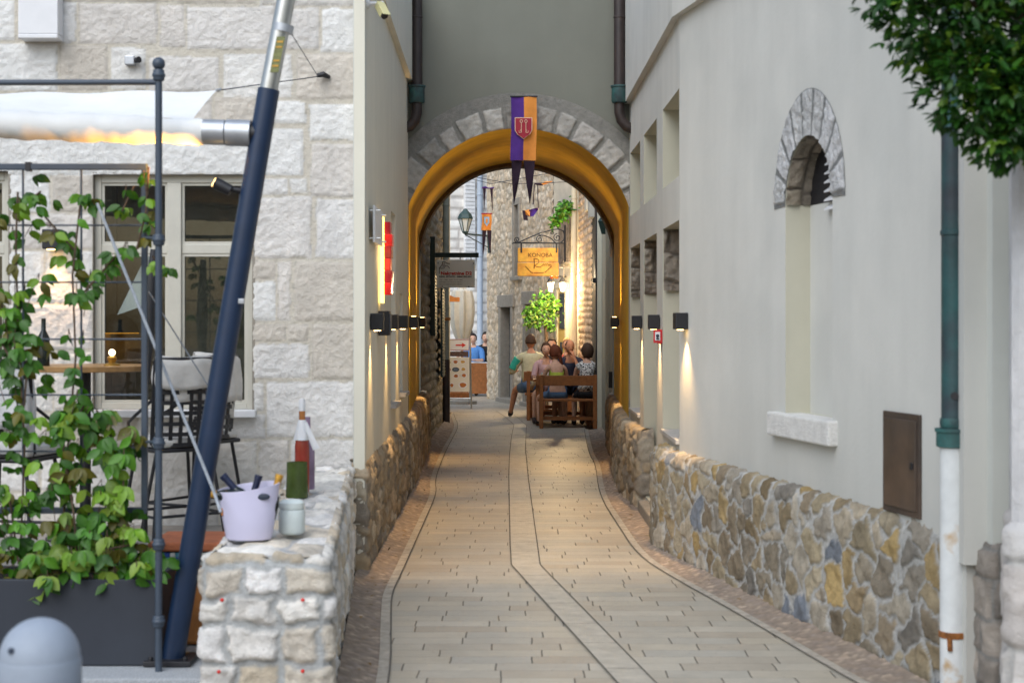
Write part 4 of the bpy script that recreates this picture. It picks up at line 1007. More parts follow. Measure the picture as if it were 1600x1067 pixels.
mb = MB(); c_ = W(508, 120, FD-.02); mb.tube([c_+Vector((-.05, -.04, 0)), c_+Vector((-.01, -.03, .01)), c_+Vector((.03, .0, -.005))], [.014, .02, .012], 10); mb.build('wall_ring', M['black'], ln)
rp = MB(); rp.tube([W(152, 318, 7.35), W(335, 770, 7.2), W(345, 800, 7.15)], .0075, 8)
tag(rp.build('guy_rope', mat('grey_rope', (.33, .36, .40), .8, .2, 80, .3, 200)), 'thick grey guy rope crossing diagonally in front of post and bar stools', 'rope')
rp = MB(); rp.tube([W(232, 455, 8.2), W(330, 610, 8.2)], .004, 6)
tag(rp.build('guy_rope', mat('thin_rope', (.25, .27, .30), .8, .2, 80, .3, 200)), 'thin grey cord running above the bar stool backs', 'rope')
sp = empty('spotlight', (-1.35, 7.3, 2.3), 'small black spotlight clamped to the leaning mast pointing at the sail', 'spotlight')
s1_ = W(383, 300, MD); s2_ = W(352, 294, MD-.02); dd = Vector((-.85, 0, .42)).normalized()
mb = MB(); mb.tube([s1_+Vector((.03, 0, 0)), s1_, s2_], .014, 10); mb.tube([s1_+Vector((-.01, 0, -.03)), s1_+Vector((-.01, 0, .02))], .02, 12); mb.build('arm', M['black'], sp, smooth=40)
mb = MB(); mb.tube([s2_-dd*.03, s2_+dd*.055], [.026, .03], 16); mb.build('head', M['black'], sp, smooth=40)
mb = MB(); mb.tube([s2_+dd*.056, s2_+dd*.058], .024, 14); mb.build('lens', M['glow_w'], sp)
spot('beam', s2_+dd*.065, W(262, 222, MD), 44, 68, (1, .46, .08), .8, .02, sp)
spot('beam', s2_+dd*.065, W(110, 215, MD), 44, 50, (1, .46, .08), .9, .02, sp)

# fittings on the stone facade
o = MB(); a_, b_ = W(31, -20, FD-.09), W(93, 55, FD-.09)
o.box(a_.x, b_.x, FD-.13, FD, b_.z, a_.z); o.box(a_.x, b_.x, FD-.135, FD, b_.z-.03, b_.z-.001)
tag(o.build('utility_box', M['white'], bevel=.006), 'white metal box mounted high on the stone facade', 'utility box')
o = empty('floodlight', tuple(W(208, 96, FD)), 'tiny grey floodlight fixed on the stone wall above the sail', 'light fitting')
c_ = W(206, 95, FD-.04); mb = MB(); mb.box(c_.x-.045, c_.x+.02, c_.y-.02, c_.y+.05, c_.z-.03, c_.z+.03); mb.build('box', M['silver'], o, bevel=.006)
mb = MB(); mb.tube([c_+Vector((.02, 0, 0)), c_+Vector((.055, -.03, 0))], [.014, .022], 10); mb.build('head', M['black'], o)
o = empty('wall_lamp', tuple(W(82, 374, FD)), 'black box lamp lighting the rough stone pier left of the window', 'wall lamp')
c_ = W(82, 374, FD-.09); mb = MB(); mb.box(c_.x-.058, c_.x+.058, c_.y-.045, c_.y+.055, c_.z-.065, c_.z+.065); mb.build('housing', M['black'], o, bevel=.008)
mb = MB(); mb.box(c_.x-.07, c_.x+.07, FD-.035, FD+.01, c_.z-.03, c_.z+.03); mb.build('wall_plate', M['black'], o)
mb = MB(); mb.lathe(c_-Vector((0, 0, .068)), [(.035, -.002), (.037, .002)], 16); mb.build('lens', M['glow_w'], o)
spot('beam', c_-Vector((0, 0, .075)), c_+Vector((0, .09, -1)), 15, 80, (1, .52, .16), .8, .02, o)
# pendant lamp behind the left window panes
o = empty('pendant_lamp', tuple(W(180, 440, 10.75)), 'dome lamp glowing orange behind the lower left window pane', 'lamp')
c_ = W(183, 520, 10.72); mb = MB(); mb.lathe(c_, [(.15, 0), (.14, .05), (.10, .10), (.03, .13)], 24); mb.build('lamp_shade', M['black'], o, smooth=50)
mb = MB(); mb.lathe(c_, [(.148, -.004), (.14, .002)], 24); mb.build('diffuser', emat('orange_glow', (1, .42, .04), 1.6), o)
mb = MB(); mb.tube([c_+Vector((0, 0, .13)), c_+Vector((0, 0, 1.0))], .006, 6); mb.build('cord', M['black'], o)
# glowing panel added behind the glass to imitate sky reflected in the pane
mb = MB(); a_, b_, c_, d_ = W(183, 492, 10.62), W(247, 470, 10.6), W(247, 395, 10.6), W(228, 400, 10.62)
mb.add([a_, b_, c_, d_], [(0, 1, 2, 3)]); tag(mb.build('sky_reflection', mat('sky_reflection_glow', (.85, .90, .93), .9, .05, 5, .2, 20, emis=(.6, .75, .85), estr=.35)), 'pale panel imitating sky reflected in the lower left window pane', 'sky_reflection')
o = empty('closed_parasol', (-2.3, 9.6, .31), 'slim closed black parasol leaning before the left window panes', 'parasol')
mb = MB(); mb.tube([W(240, 390, 9.7), W(232, 500, 9.65), W(228, 600, 9.6)], [.02, .045, .02], 10, flat=.7); mb.build('canopy', M['black'], o, smooth=50)
mb = MB(); mb.tube([W(228, 600, 9.6), (-2.25, 9.6, .32)], .014, 8); mb.build('pole', M['black'], o)

# ------------------------------------------------------------------ bar furniture
def stool(x, y, rz, label):
    o = empty('bar_stool', (x, y, .31), label, 'bar stool', 'black bar stools on the terrace', rz)
    # local: sitter faces +y, back at -y
    TM = Matrix.Translation((x, y, .31)) @ Matrix.Rotation(rz, 4, 'Z')
    def B(mb, name, m, **k):
        mb.v = [tuple(TM @ Vector(v)) for v in mb.v]; return mb.build(name, m, o, **k)
    mb = MB(); mb.tube([(0, .02, .585), (0, .02, .60)], .2, 4); mb.v = []; mb.f = []; mb.m = []
    mb.box(-.21, .21, -.19, .23, .575, .60); B(mb, 'seat', M['black'], bevel=.01)
    mb = MB(); mb.box(-.20, .20, -.185, .22, .602, .66); B(mb, 'seat_cushion', M['cloth'], bevel=.022)
    for sx in (-1, 1):
        for sy, yy in ((-1, -.17), (1, .2)):
            mb = MB(); mb.tube([(sx*.17, yy*.85, .58), (sx*.24, yy*1.25, .0)], .011, 8); B(mb, 'leg', M['black'])
    mb = MB(); f = [(-.222, -.19, .20), (.222, -.19, .20), (.222, .23, .20), (-.222, .23, .20)]
    for i in range(4): mb.tube([f[i], f[(i+1) % 4]], .009, 8)
    B(mb, 'footrest', M['black'])
    mb = MB()      # woven back: curved lattice
    def bp(u, v): a = u*1.0; return (math.sin(a)*.235, -.20+(1-math.cos(a))*.20-.05*v, .62+.50*v)
    for i in range(9): u = -1+2*i/8; mb.bar(bp(u, 0), bp(u, 1), .024, .006, 0, (0, 1, 0))
    for j in range(9):
        v = j/8
        for i in range(12): mb.bar(bp(-1+i/6, v), bp(-1+(i+1)/6, v), .008, .024, 0, (0, 0, 1))
    B(mb, 'backrest', M['black'])
    mb = MB(); mb.tube([bp(-1, 0), bp(-1, .5), bp(-1, 1)]+[bp(-1+i/6, 1.02) for i in range(13)]+[bp(1, 1), bp(1, .5), bp(1, 0)], .010, 8); 
    for s in (-1, 1): mb.tube([bp(s, .55), (s*.245, .02, .79), (s*.22, .17, .74), (s*.2, .2, .6)], .010, 8)
    B(mb, 'armrest', M['black'])
    return o, TM
def drape(TM, label, m=None, wid=.23, hang=.28, top=1.10, group='throws over the bar stool backs'):
    mb = MB(); n_ = 22; k_ = 16; vs = []
    rn = random.Random(int(TM.translation.x*100))
    for i in range(n_+1):
        u = -1+2*i/n_
        for j in range(k_+1):
            s = (j/k_-.42)*2*hang*1.1
            a = u*1.0; bx = math.sin(a)*(wid+.01); by = -.20+(1-math.cos(a))*.20-.05
            if s < -.015: y = by-.022-.01*math.sin(u*9+1)*min(1, -s*6); z = top+s
            elif s > .015: y = by+.03+.012*math.sin(u*7)*min(1, s*6); z = top-s
            else: y = by+s*1.3; z = top+.010
            vs.append(TM @ Vector((bx*(1+.05*math.sin(j*.7)), y, z+.006*math.sin(u*5))))
    mb.add(vs, [(i*(k_+1)+j, i*(k_+1)+j+1, (i+1)*(k_+1)+j+1, (i+1)*(k_+1)+j) for i in range(n_) for j in range(k_)])
    o = mb.build('throw', m or M['cloth'], smooth=60); sd = o.modifiers.new('t', 'SOLIDIFY'); sd.thickness = .006
    return tag(o, label, 'throw', group)
_, T1 = stool(-2.04, 9.45, R(38), 'black bar stool with woven lattice back, right of the high table')
drape(T1, 'grey throw hung over the lattice back of the nearer right-hand bar stool', top=1.135, hang=.20)
_, T2 = stool(-2.02, 10.02, R(60), 'black bar stool against the house wall, mostly hidden by the leaning mast')
drape(T2, 'pale throw on the bar stool standing nearest the house wall', top=1.14, hang=.32)
_, T3 = stool(-2.80, 8.75, R(-12), 'black bar stool behind the climbing plants at the far left')
T3o = drape(T3, 'white throw with thin red script over the leftmost bar stool', M['whitecloth'], top=1.13, hang=.40, wid=.235)

tb = empty('high_table', (-2.66, 9.75, .31), 'round high bar table with a light wooden top in front of the window', 'table')
mb = MB(); mb.lathe((-2.66, 9.75, 1.375), [(.395, -.022), (.40, -.018), (.40, .010), (.392, .014)], 48); mb.build('tabletop', M['tablewood'], tb, smooth=40)
mb = MB(); mb.tube([(-2.66, 9.75, .33), (-2.66, 9.75, 1.35)], .035, 14); mb.build('pedestal', M['black'], tb)
mb = MB(); mb.lathe((-2.66, 9.75, .31), [(.24, 0), (.24, .012), (.05, .03)], 28); mb.build('base', M['black'], tb)
o = empty('wine_bottle', (-2.8, 9.6, 1.39), 'dark bottle standing on the high table behind the leaves', 'bottle')
mb = MB(); mb.lathe((-2.86, 9.55, 1.389), [(.036, 0), (.037, .01), (.037, .17), (.014, .22), (.014, .29)], 18); mb.build('glass_body', M['bottle_dark'], o, smooth=50)
o = empty('candle_lamp', (-2.45, 9.62, 1.39), 'small brass table lamp with a lit bulb on the high table', 'lamp')
mb = MB(); mb.lathe((-2.46, 9.62, 1.389), [(.05, 0), (.05, .01), (.02, .02), (.03, .05), (.02, .06)], 18); mb.build('holder', M['brass'], o, smooth=50)
mb = MB(); mb.sphere((-2.46, 9.62, 1.47), .02, 12); mb.build('bulb', M['glow_soft'], o)

# ------------------------------------------------------------------ things on the low wall
ZW = lambda y: .628*(1+.115*(y-6.85)/3.5)+.012
bk = empty('ice_bucket', (-1.22, 7.3, .64), 'lilac plastic ice bucket full of wine bottles on the low wall', 'bucket')
bx, by, bz = W(389, 0, 7.3).x, 7.3, ZW(7.3)-.005
mb = MB(); n_ = 36; prof = [(.100, 0), (.108, .01), (.128, .12), (.141, .215), (.146, .245), (.140, .245), (.134, .20), (.10, .02)]
vs = []
for r, z in prof:
    for j in range(n_):
        a = 2*math.pi*j/n_; zz = z+(.022*math.cos(a-.5) if z > .2 else 0)*1.0; vs.append((bx+math.cos(a)*r, by+math.sin(a)*r*.62, bz+zz))
mb.add(vs, [(i*n_+j, i*n_+(j+1) % n_, (i+1)*n_+(j+1) % n_, (i+1)*n_+j) for i in range(len(prof)-1) for j in range(n_)]+[tuple(range(n_-1, -1, -1)), tuple((len(prof)-1)*n_+j for j in range(n_))])
mb.build('tub', M['tub'], bk, smooth=50)
for sx, nm in ((.60, 'handle_hole'),):
    a = -math.pi/2+sx; c_ = Vector((bx+math.cos(a)*.1375, by+math.sin(a)*.1375*.62-.004, bz+.205)); mb = MB(); mb.sphere(c_, .026, 14, 0, (1.25, .3, .6)); mb.build(nm, M['ink'], bk)
c_ = Vector((bx-.118, by-.035, bz+.13)); mb = MB(); mb.sphere(c_, .02, 12, 0, (.35, .5, 1.0)); mb.build('emblem', M['amber'], bk)
def bottle(x, y, z, tilt, az, foil, label, ln=.30, grp='bottles in the ice bucket'):
    d = Vector((math.sin(tilt)*math.cos(az), math.sin(tilt)*math.sin(az), math.cos(tilt))); b = Vector((x, y, z))
    o = empty('wine_bottle', b, label, 'bottle', grp)
    mb = MB(); mb.tube([b, b+d*.02, b+d*.17, b+d*.20, b+d*.23, b+d*ln], [.030, .036, .036, .028, .0155, .014], 16); mb.build('glass_body', M['bottle_dark'], o, smooth=50)
    mb = MB(); mb.tube([b+d*(ln-.075), b+d*(ln-.01), b+d*(ln-.008), b+d*(ln+.012)], [.0165, .0165, .019, .019], 14); mb.build('foil', M[foil], o, smooth=50)
def bottle_tip(px, py, D, tilt, az, foil, label, ln=.30):
    d = Vector((math.sin(tilt)*math.cos(az), math.sin(tilt)*math.sin(az), math.cos(tilt))); b = W(px, py, D)-d*(ln+.012)
    bottle(b.x, b.y, b.z, tilt, az, foil, label, ln)
bottle_tip(348, 742, 7.30, R(42), R(180), 'foil_blue', 'bottle with navy foil leaning left out of the ice bucket')
bottle_tip(405, 742, 7.32, R(17), R(5), 'foil_blue', 'bottle with navy foil standing in the middle of the ice bucket')
bottle_tip(437, 741, 7.31, R(15), R(8), 'foil_gold', 'bottle with gold foil at the right side of the ice bucket')
bottle_tip(330, 771, 7.27, R(80), R(186), 'foil_gold', 'bottle with gold foil lying low across the bucket rim to the left', .24)
jr = empty('glass_jar', (-1.05, 7.5, .64), 'white milky glass jar with a lid beside the ice bucket', 'jar')
jx = W(456, 0, 7.45).x; jz = ZW(7.45)-.004
mb = MB(); mb.lathe((jx, 7.45, jz), [(.050, 0), (.062, .012), (.063, .10), (.058, .118)], 28); mb.build('jar_body', M['jar'], jr, smooth=50)
mb = MB(); mb.lathe((jx, 7.45, jz+.12), [(.058, 0), (.060, .004), (.060, .03), (.045, .042), (.012, .046)], 28); mb.build('lid', M['jar'], jr, smooth=50)
gx = W(466, 0, 8.8).x; gz = ZW(8.8)
o = empty('bottle_vase', (gx, 8.8, gz), 'square green cut-glass bottle vase on the low wall in front of the rose bottle', 'vase')
mb = MB(); mb.lathe((gx, 8.75, gz-.005), [(.060, 0), (.064, .008), (.060, .10), (.058, .20), (.052, .20), (.052, .03)], 16, sy=.8); mb.build('glass_body', M['greenglass'], o, smooth=50)
o = empty('rose_bottle', (gx+.02, 8.95, gz), 'rose wine bottle with white cap and a napkin round its neck', 'bottle')
c_ = Vector((W(472, 0, 8.95).x, 8.95, ZW(8.95)))
mb = MB(); mb.lathe(c_, [(.040, 0), (.042, .01), (.042, .26), (.034, .33), (.020, .40), (.016, .43), (.016, .50)], 20); mb.build('glass_body', M['rose'], o, smooth=50)
mb = MB(); mb.lathe(c_, [(.018, .40), (.018, .47)], 14); mb.build('neck_label', M['amber'], o)
mb = MB(); mb.lathe(c_, [(.0185, .465), (.0185, .525), (.012, .535)], 14); mb.build('cap', M['white'], o, smooth=50)
mb = MB(); n_ = 20; vs = []
for i in range(n_):
    a = 2*math.pi*i/n_
    for r, z in ((.021, .415), (.030+.004*math.sin(3*a), .385), (.040+.006*math.sin(5*a), .33), (.046+.006*math.sin(4*a+1), .30)): vs.append(c_+Vector((math.cos(a)*r, math.sin(a)*r, z)))
mb.add(vs, [(i*4+j, i*4+j+1, ((i+1) % n_)*4+j+1, ((i+1) % n_)*4+j) for i in range(n_) for j in range(3)])
mb.tube([c_+Vector((.02, -.02, .40)), c_+Vector((.05, -.03, .33)), c_+Vector((.085, -.03, .25))], [.012, .016, .020], 10, flat=.4)
mb.build('napkin', M['whitecloth'], o, smooth=60)
o = empty('rose_bottle', (gx+.08, 9.1, gz), 'purple-tinted clear bottle half hidden behind the rose bottle', 'bottle')
c2_ = Vector((W(481, 0, 9.1).x, 9.1, ZW(9.1))); mb = MB(); mb.lathe(c2_, [(.038, 0), (.040, .01), (.040, .22), (.03, .28), (.016, .34), (.015, .42)], 18); mb.build('glass_body', mat('violet_glass', (.28, .20, .30), .2, .2, 8, 0), o, smooth=50)

# terracotta pot
o = empty('terracotta_pot', (-1.6, 7.9, .05), 'large ochre terracotta planter with a blue and white tile band behind the mast', 'flower pot')
xa_, xb_ = W(233, 0, 7.75).x, W(347, 0, 7.75).x
mb = MB(); mb.box(xa_+.012, xb_-.012, 7.76, 8.16, .055, .50); mb.build('body', M['terra2'], o, bevel=.02)
mb = MB(); mb.box(xa_-.008, xb_+.01, 7.74, 8.18, .52, .565); mb.build('rim', M['terracotta'], o, bevel=.012)
mb = MB(); w_ = (xb_-xa_)/14
for i in range(14):
    for j in range(3):
        mb.box(xa_+i*w_+.001, xa_+(i+1)*w_-.001, 7.748, 7.76, .452+j*.021, .452+(j+1)*.021-.002, (i*3+j*5+i*j) % 3)
mb.build('tile_band', [mat('tile_white', (.55, .55, .52), .3, .1, 20, 0), mat('tile_blue', (.04, .08, .28), .3, .2, 20, 0), mat('tile_teal', (.08, .22, .28), .3, .2, 20, 0)], o)
mb = MB(); mb.box(xa_+.02, xb_-.02, 7.78, 8.14, .49, .53); mb.build('soil', M['soil'], o)

# bollard
bo = empty('bollard', (-1.268, 4.2, 0), 'grey dome-topped bollard in the bottom left corner', 'bollard')
mb = MB(); mb.lathe((-1.268, 4.2, 0), [(.100, 0), (.100, .70)], 40); mb.build('post', M['bollard'], bo, smooth=40)
mb = MB(); mb.lathe((-1.268, 4.2, 0), [(.1075, .67), (.1095, .68), (.1095, .745), (.1075, .752)], 40); mb.build('ring', M['bollard'], bo, smooth=40)
mb = MB(); mb.lathe((-1.268, 4.2, .752), [(.1065*math.cos(i*math.pi/28), .108*math.sin(i*math.pi/28)) for i in range(14)]+[(.001, .108)], 40); mb.build('dome', M['bollard'], bo, smooth=40)
mb = MB(); a = R(-118); c_ = Vector((-1.268+math.cos(a)*.103, 4.2+math.sin(a)*.103, .79)); n_ = (c_-Vector((-1.268, 4.2, .752))).normalized(); mb.tube([c_-n_*.004, c_+n_*.003], .0085, 16); mb.build('bolt_hole', M['ink'], bo)

# ------------------------------------------------------------------ tree at the upper right
tr = empty('clipped_tree', (2.35, 5.6, 0), 'dense dark green clipped tree crown hanging in at the upper right', 'tree')
rnd = random.Random(11); TP = [(.028, .105, .014), (.022, .08, .012), (.045, .14, .016), (.018, .07, .016), (.12, .22, .02), (.03, .10, .012)]
blobs = [(1.36, 5.5, 2.86, .17, 150), (1.50, 5.5, 2.74, .22, 420), (1.62, 5.5, 2.50, .20, 420), (1.72, 5.5, 2.32, .13, 170), (1.78, 5.5, 2.44, .18, 380), (1.72, 5.6, 2.75, .30, 800), (1.6, 5.5, 3.0, .3, 650),
         (1.95, 5.6, 2.6, .26, 500), (2.1, 5.7, 2.9, .4, 600), (1.40, 5.55, 3.08, .22, 200), (2.5, 5.6, 3.0, .5, 500), (1.9, 5.6, 3.3, .45, 500)]
lf = MB()
for bx_, by_, bz_, r, c in blobs:
    for _ in range(int(c*.85)):
        v = Vector((rnd.gauss(0, 1), rnd.gauss(0, 1), rnd.gauss(0, 1))).normalized()*r*rnd.uniform(.45, 1.0)**.7
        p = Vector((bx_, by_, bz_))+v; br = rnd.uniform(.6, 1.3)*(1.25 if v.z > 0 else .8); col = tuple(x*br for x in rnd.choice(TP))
        out = v.normalized(); ax = (out+Vector((rnd.uniform(-.6, .6), rnd.uniform(-.6, .6), rnd.uniform(-.5, .5)))).normalized()
        for j in range(3):
            dr = (ax+Vector((rnd.uniform(-.8, .8), rnd.uniform(-.8, .8), rnd.uniform(-.6, .6)))).normalized(); L = rnd.uniform(.035, .06)
            leaf(lf, p, dr, Vector((rnd.uniform(-.6, .6), rnd.uniform(-1, 0), 1)), L, L*.42, col, .2, .15)
lf.build('foliage', M['leaf'], tr, smooth=70)
mb = MB(); mb.tube([(2.35, 5.6, -.02), (2.33, 5.6, 1.2), (2.3, 5.6, 2.2), (2.15, 5.6, 2.7)], [.09, .075, .06, .04], 12)
for e in ((1.5, 5.5, 2.8), (1.7, 5.55, 2.4), (1.9, 5.6, 3.2), (2.6, 5.7, 3.2), (1.4, 5.5, 2.95)): mb.tube([(2.2, 5.6, 2.5), Vector((2.2, 5.6, 2.5)).lerp(Vector(e), .5)+Vector((0, 0, .08)), e], [.035, .02, .006], 8)
mb.build('trunk', M['bark'], tr, smooth=50)

# ------------------------------------------------------------------ the street beyond the arch
SM = [(.40, .34, .26), (.46, .40, .32), (.34, .29, .23), (.50, .44, .36), (.37, .33, .28), (.44, .35, .25)]
ls = empty('stone_house', (-1.15, 23.5, 0), 'old grey stone house wall with dark shutters on the left just past the arch', 'house')
wall_sheet('wall', [(-1.6, 20.9), (-1.27, 20.9), (-1.22, 20.95), (-1.20, 23.5), (-1.17, 26.4), (-1.25, 26.5), (-4, 26.6)], [(0, -.02), (0, 4.6)], c_course(.10, .17, .14, .34, 51, .02), [(.40, .35, .26), (.46, .40, .30), (.34, .29, .21), (.42, .38, .31)], (.34, .29, .22), M['stone'],
           res=.028, side=-1, joint=.018, soft=.03, disp=.03, rough=.02, parent=ls, tone=.25)
mb = MB(); mb.box(-4, -1.28, 21, 26.4, 0, 4.55); mb.build('core', M['dark'], ls)
def shutter(y0, y1, z0, z1, x, nm='shutter'):
    mb = MB(); mb.box(x-.03, x, y0, y1, z0, z1); k = int((z1-z0)/.05)
    for i in range(k): mb.obox((x+.006, (y0+y1)/2, z0+.03+i*.05), (.008, 0, .006), (0, (y1-y0)/2-.04, 0), (-.003, 0, .004))
    return mb.build(nm, M['shutter'], ls, bevel=.004)
shutter(22.6, 23.15, 1.47, 2.35, -1.11); shutter(24.3, 25.1, .80, 2.2, -1.08)
mb = MB()
for y in (22.7, 25.0): mb.tube([(-1.2, y, 1.9), (-1.09, y, 1.9)], .015, 8)
mb.build('shutter_hook', M['black'], ls)
p = empty('drainpipe', (-1.09, 25.9, 0), 'thin grey-green drainpipe at the corner of the left stone house past the arch', 'drainpipe')
mb = MB(); mb.tube([(-1.09, 25.9, 1.05), (-1.09, 25.9, 4.6)], .055, 12)
for z in (1.9, 3.6, 5.2): collar(mb, (-1.09, 25.9, z), .062, .03)
mb.build('pipe', M['greypipe'], p, smooth=40)
mb = MB(); mb.tube([(-1.09, 25.9, -.02), (-1.09, 25.9, 1.05)], .062, 12); mb.build('foot_pipe', M['copper_brown'], p, smooth=40)
mb = MB(); collar(mb, (-1.09, 25.9, 1.72), .075, .05); mb.build('pipe_clamp', M['rust'], p)
# further beige house edge
h2 = empty('beige_house', (-1.3, 29, 0), 'narrow edge of a beige plastered house behind the left drainpipe', 'house')
mb = MB(); mb.box(-4, -1.16, 27.0, 29.3, 0, 4.9); mb.build('wall', mat('beige_render', (.42, .40, .32), .9, .1, 3, .2, 30, stain=.2), h2)
mb = MB(); mb.box(-1.5, -.98, 29.0, 29.35, 2.05, 2.13); mb.add([(-1.4, 29, 2.13), (-.97, 29, 2.09), (-.97, 29.35, 2.09), (-1.4, 29.35, 2.13), (-1.4, 29.15, 2.28)], [(0, 1, 4), (1, 2, 4), (2, 3, 4), (3, 0, 4)])
mb.build('door_canopy', M['terra2'], h2)

# hanging real-estate sign
sg = empty('hanging_sign', (-.9, 22.5, 2.3), 'grey real estate sign hanging from a black post and arm on the left', 'sign')
SD = 22.5; q = lambda px, py, dy=0: W(px, py, SD+dy)
mb = MB(); a_, b_ = q(672, 370), q(680, 525); mb.box(a_.x, b_.x, SD-.03, SD+.03, b_.z, a_.z); mb.build('post', M['shutter'], sg, bevel=.004)
mb = MB(); a_, b_ = q(680, 395), q(748, 402.5); mb.box(a_.x, b_.x, SD-.02, SD+.02, b_.z, a_.z); mb.build('arm', M['shutter'], sg, bevel=.004)
mb = MB(); a_, b_ = q(682.5, 406), q(742, 449.5); mb.box(a_.x, b_.x, SD-.012, SD+.012, b_.z, a_.z); bd = mb.build('board', M['signface'], sg, bevel=.003)
mb = MB()
for px, py in ((684.5, 411), (740, 411.5), (691, 447.5), (732.5, 448)): mb.sphere(q(px, py, -.016), .009, 8)
for px in (690, 719, 736): mb.tube([q(px, 401.5), q(px, 407)], .006, 6)
mb.build('bolt', M['ink'], sg)
y_ = -.0145
text('lettering', 'Nekretnine D2', q(713, 427, y_), 48.5*SD/F, 5.6*SD/F, M['red_e'], bd, bold=.04)
text('lettering', 'REAL ESTATE - IMMOBILIEN', q(711.5, 432.3, y_), 50*SD/F, 2.7*SD/F, M['ink'], bd, bold=.03)
text('lettering', 'Tel. +385 (0)91 5132 364', q(704.5, 437.5, y_), 36*SD/F, 2.0*SD/F, M['greyink'], bd)
text('lettering', 'info@nekretnine-d2.hr', q(704.5, 440.8, y_), 36*SD/F, 2.0*SD/F, M['greyink'], bd)
text('lettering', 'www.nekretnine-d2.hr', q(704.5, 444.1, y_), 36*SD/F, 2.0*SD/F, M['greyink'], bd)
mb = MB(); lg = [(686.5, 428), (686.5, 419), (691, 413.5), (691.5, 409.5), (694, 408.8), (699, 411.5), (703, 412)]
mb.tube([q(*p_, y_) for p_ in lg], .0045, 6); mb.tube([q(*p_, y_) for p_ in [(686, 419.3), (693.5, 419.3), (696.5, 415), (700, 416), (702.5, 419.5)]], .004, 6)
mb.tube([q(*p_, y_) for p_ in [(692, 417), (692.5, 413), (694.5, 411), (695, 415), (692, 417)]], .0035, 6); mb.build('house_logo', M['ink'], bd)

# lantern on a bracket
def lantern_glass(mb, c, r0, r1, h): 
    mb.lathe(c, [(r0, 0), (r1, h)], 4)
def rot4(mb, c, ang=math.pi/4):
    M_ = Matrix.Translation(c) @ Matrix.Rotation(ang, 4, 'Z') @ Matrix.Translation(-Vector(c)); mb.v = [tuple(M_ @ Vector(v)) for v in mb.v]
LD = 31.5
lt = empty('street_lantern', tuple(W(727, 347, LD)), 'dark green hexagonal street lantern on a bracket arm, unlit, in front of the white house', 'street lamp')
c = W(727, 365, LD); s = LD/F
mb = MB(); mb.lathe(c, [(4.2*s, 3*s), (10.2*s, 23*s)], 6); mb.build('glass', M['lampglass'], lt)
mb = MB(); mb.lathe(c, [(11.8*s, 22.6*s), (12.2*s, 23.6*s), (9.5*s, 30*s), (4*s, 36*s), (3*s, 38*s), (1, 38*s) if False else (.6*s, 39*s)], 6); mb.build('cap', M['lampgreen'], lt)
mb = MB()
for i in range(6):
    a = math.pi*2*i/6; d_ = Vector((math.cos(a), math.sin(a), 0)); mb.tube([c+d_*4.4*s+Vector((0, 0, 2.5*s)), c+d_*10.6*s+Vector((0, 0, 23*s))], .7*s, 6)
mb.lathe(c, [(2*s, -1*s), (5*s, 1.5*s), (5*s, 3.2*s), (3*s, 3.6*s)], 6); mb.build('frame', M['lampgreen'], lt)
mb = MB(); e = W(763, 369, 33.4); e2 = W(765, 388, 33.4); mb.tube([c+Vector((0, 0, -.5*s)), e], .02, 8); mb.tube([c+Vector((0, 0, -2*s)), e2], .010, 6); mb.tube([e+Vector((0, 0, .03)), e2+Vector((0, 0, -.1))], .035, 8); mb.build('bracket', M['lampgreen'], lt)

# white house far behind
wh = empty('white_house', (-1.2, 41, 0), 'bright white block-built house at the end of the street behind the lantern', 'house')
wall_sheet('wall', [(-9, 37.2), (-6, 38.6), (-.2, 41.2)], [(0, -.02), (0, 7.6)], c_course(.24, .30, .45, .75, 61, .006), [(.90, .86, .80), (.93, .90, .84), (.86, .82, .76)], (.52, .48, .44), M['ashlar'],
           res=.05, side=-1, joint=.05, soft=.02, disp=.01, rough=.006, parent=wh, tone=.08)
mb = MB(); a_ = Vector((-1.13, 40.78)); t_ = Vector((5.8, 2.6)).normalized(); n_ = Vector((t_.y, -t_.x))
mb.obox((a_.x+n_.x*.05, a_.y+n_.y*.05, 4.3), (t_.x*.15, t_.y*.15, 0), (n_.x*.04, n_.y*.04, 0), (0, 0, 1.1)); 
for i in range(22): mb.obox((a_.x+n_.x*.10, a_.y+n_.y*.10, 3.25+i*.1), (t_.x*.13, t_.y*.13, 0), (n_.x*.012, n_.y*.012, 0), (0, 0, .03))
mb.build('shutter', mat('pale_shutter', (.74, .74, .74), .6, .1, 8, 0), wh)
p = empty('drainpipe', (-.95, 42, 0), 'pale blue drainpipe running down the far white house', 'drainpipe')
b_ = W(748, 0, 40.8); mb = MB(); mb.tube([(b_.x+.03, 40.75, .3), (b_.x+.03, 40.75, 7.4)], .075, 10)
for z in (1.9, 3.4, 5): collar(mb, (b_.x+.03, 40.75, z), .085, .04)
mb.build('pipe', M['bluepipe'], p, smooth=40)

# tower house
tw = empty('tower_house', (0, 32, 0), 'tall rough stone tower-like house at the bend of the street, with narrow dark doorway', 'house')
TA = Vector((-.53, 34.2)); tt = Vector((.57, -2.1))/2.176; tn = Vector((-tt.y*-1, tt.x*-1)); tn = Vector((tt.y, -tt.x)); 
if tn.y > 0: tn = -tn
LT = 2.30*2.176
us = np.arange(-1.2, LT, .022); vs_ = np.arange(-.02, 5.4, .022)
U, V = np.meshgrid(us, vs_, indexing='ij')
pos = np.zeros(U.shape+(3,)); nor = np.zeros_like(pos)
Uc = np.maximum(U, 0); Un = np.minimum(U, 0)      # a turned corner at the far left end
pos[..., 0] = TA.x+tt.x*Uc+Un*0+.0; pos[..., 1] = TA.y+tt.y*Uc-Un*1.0; pos[..., 2] = V
nor[..., 0] = np.where(U < 0, -1, tn.x); nor[..., 1] = np.where(U < 0, 0, tn.y)
kk = lambda px: None
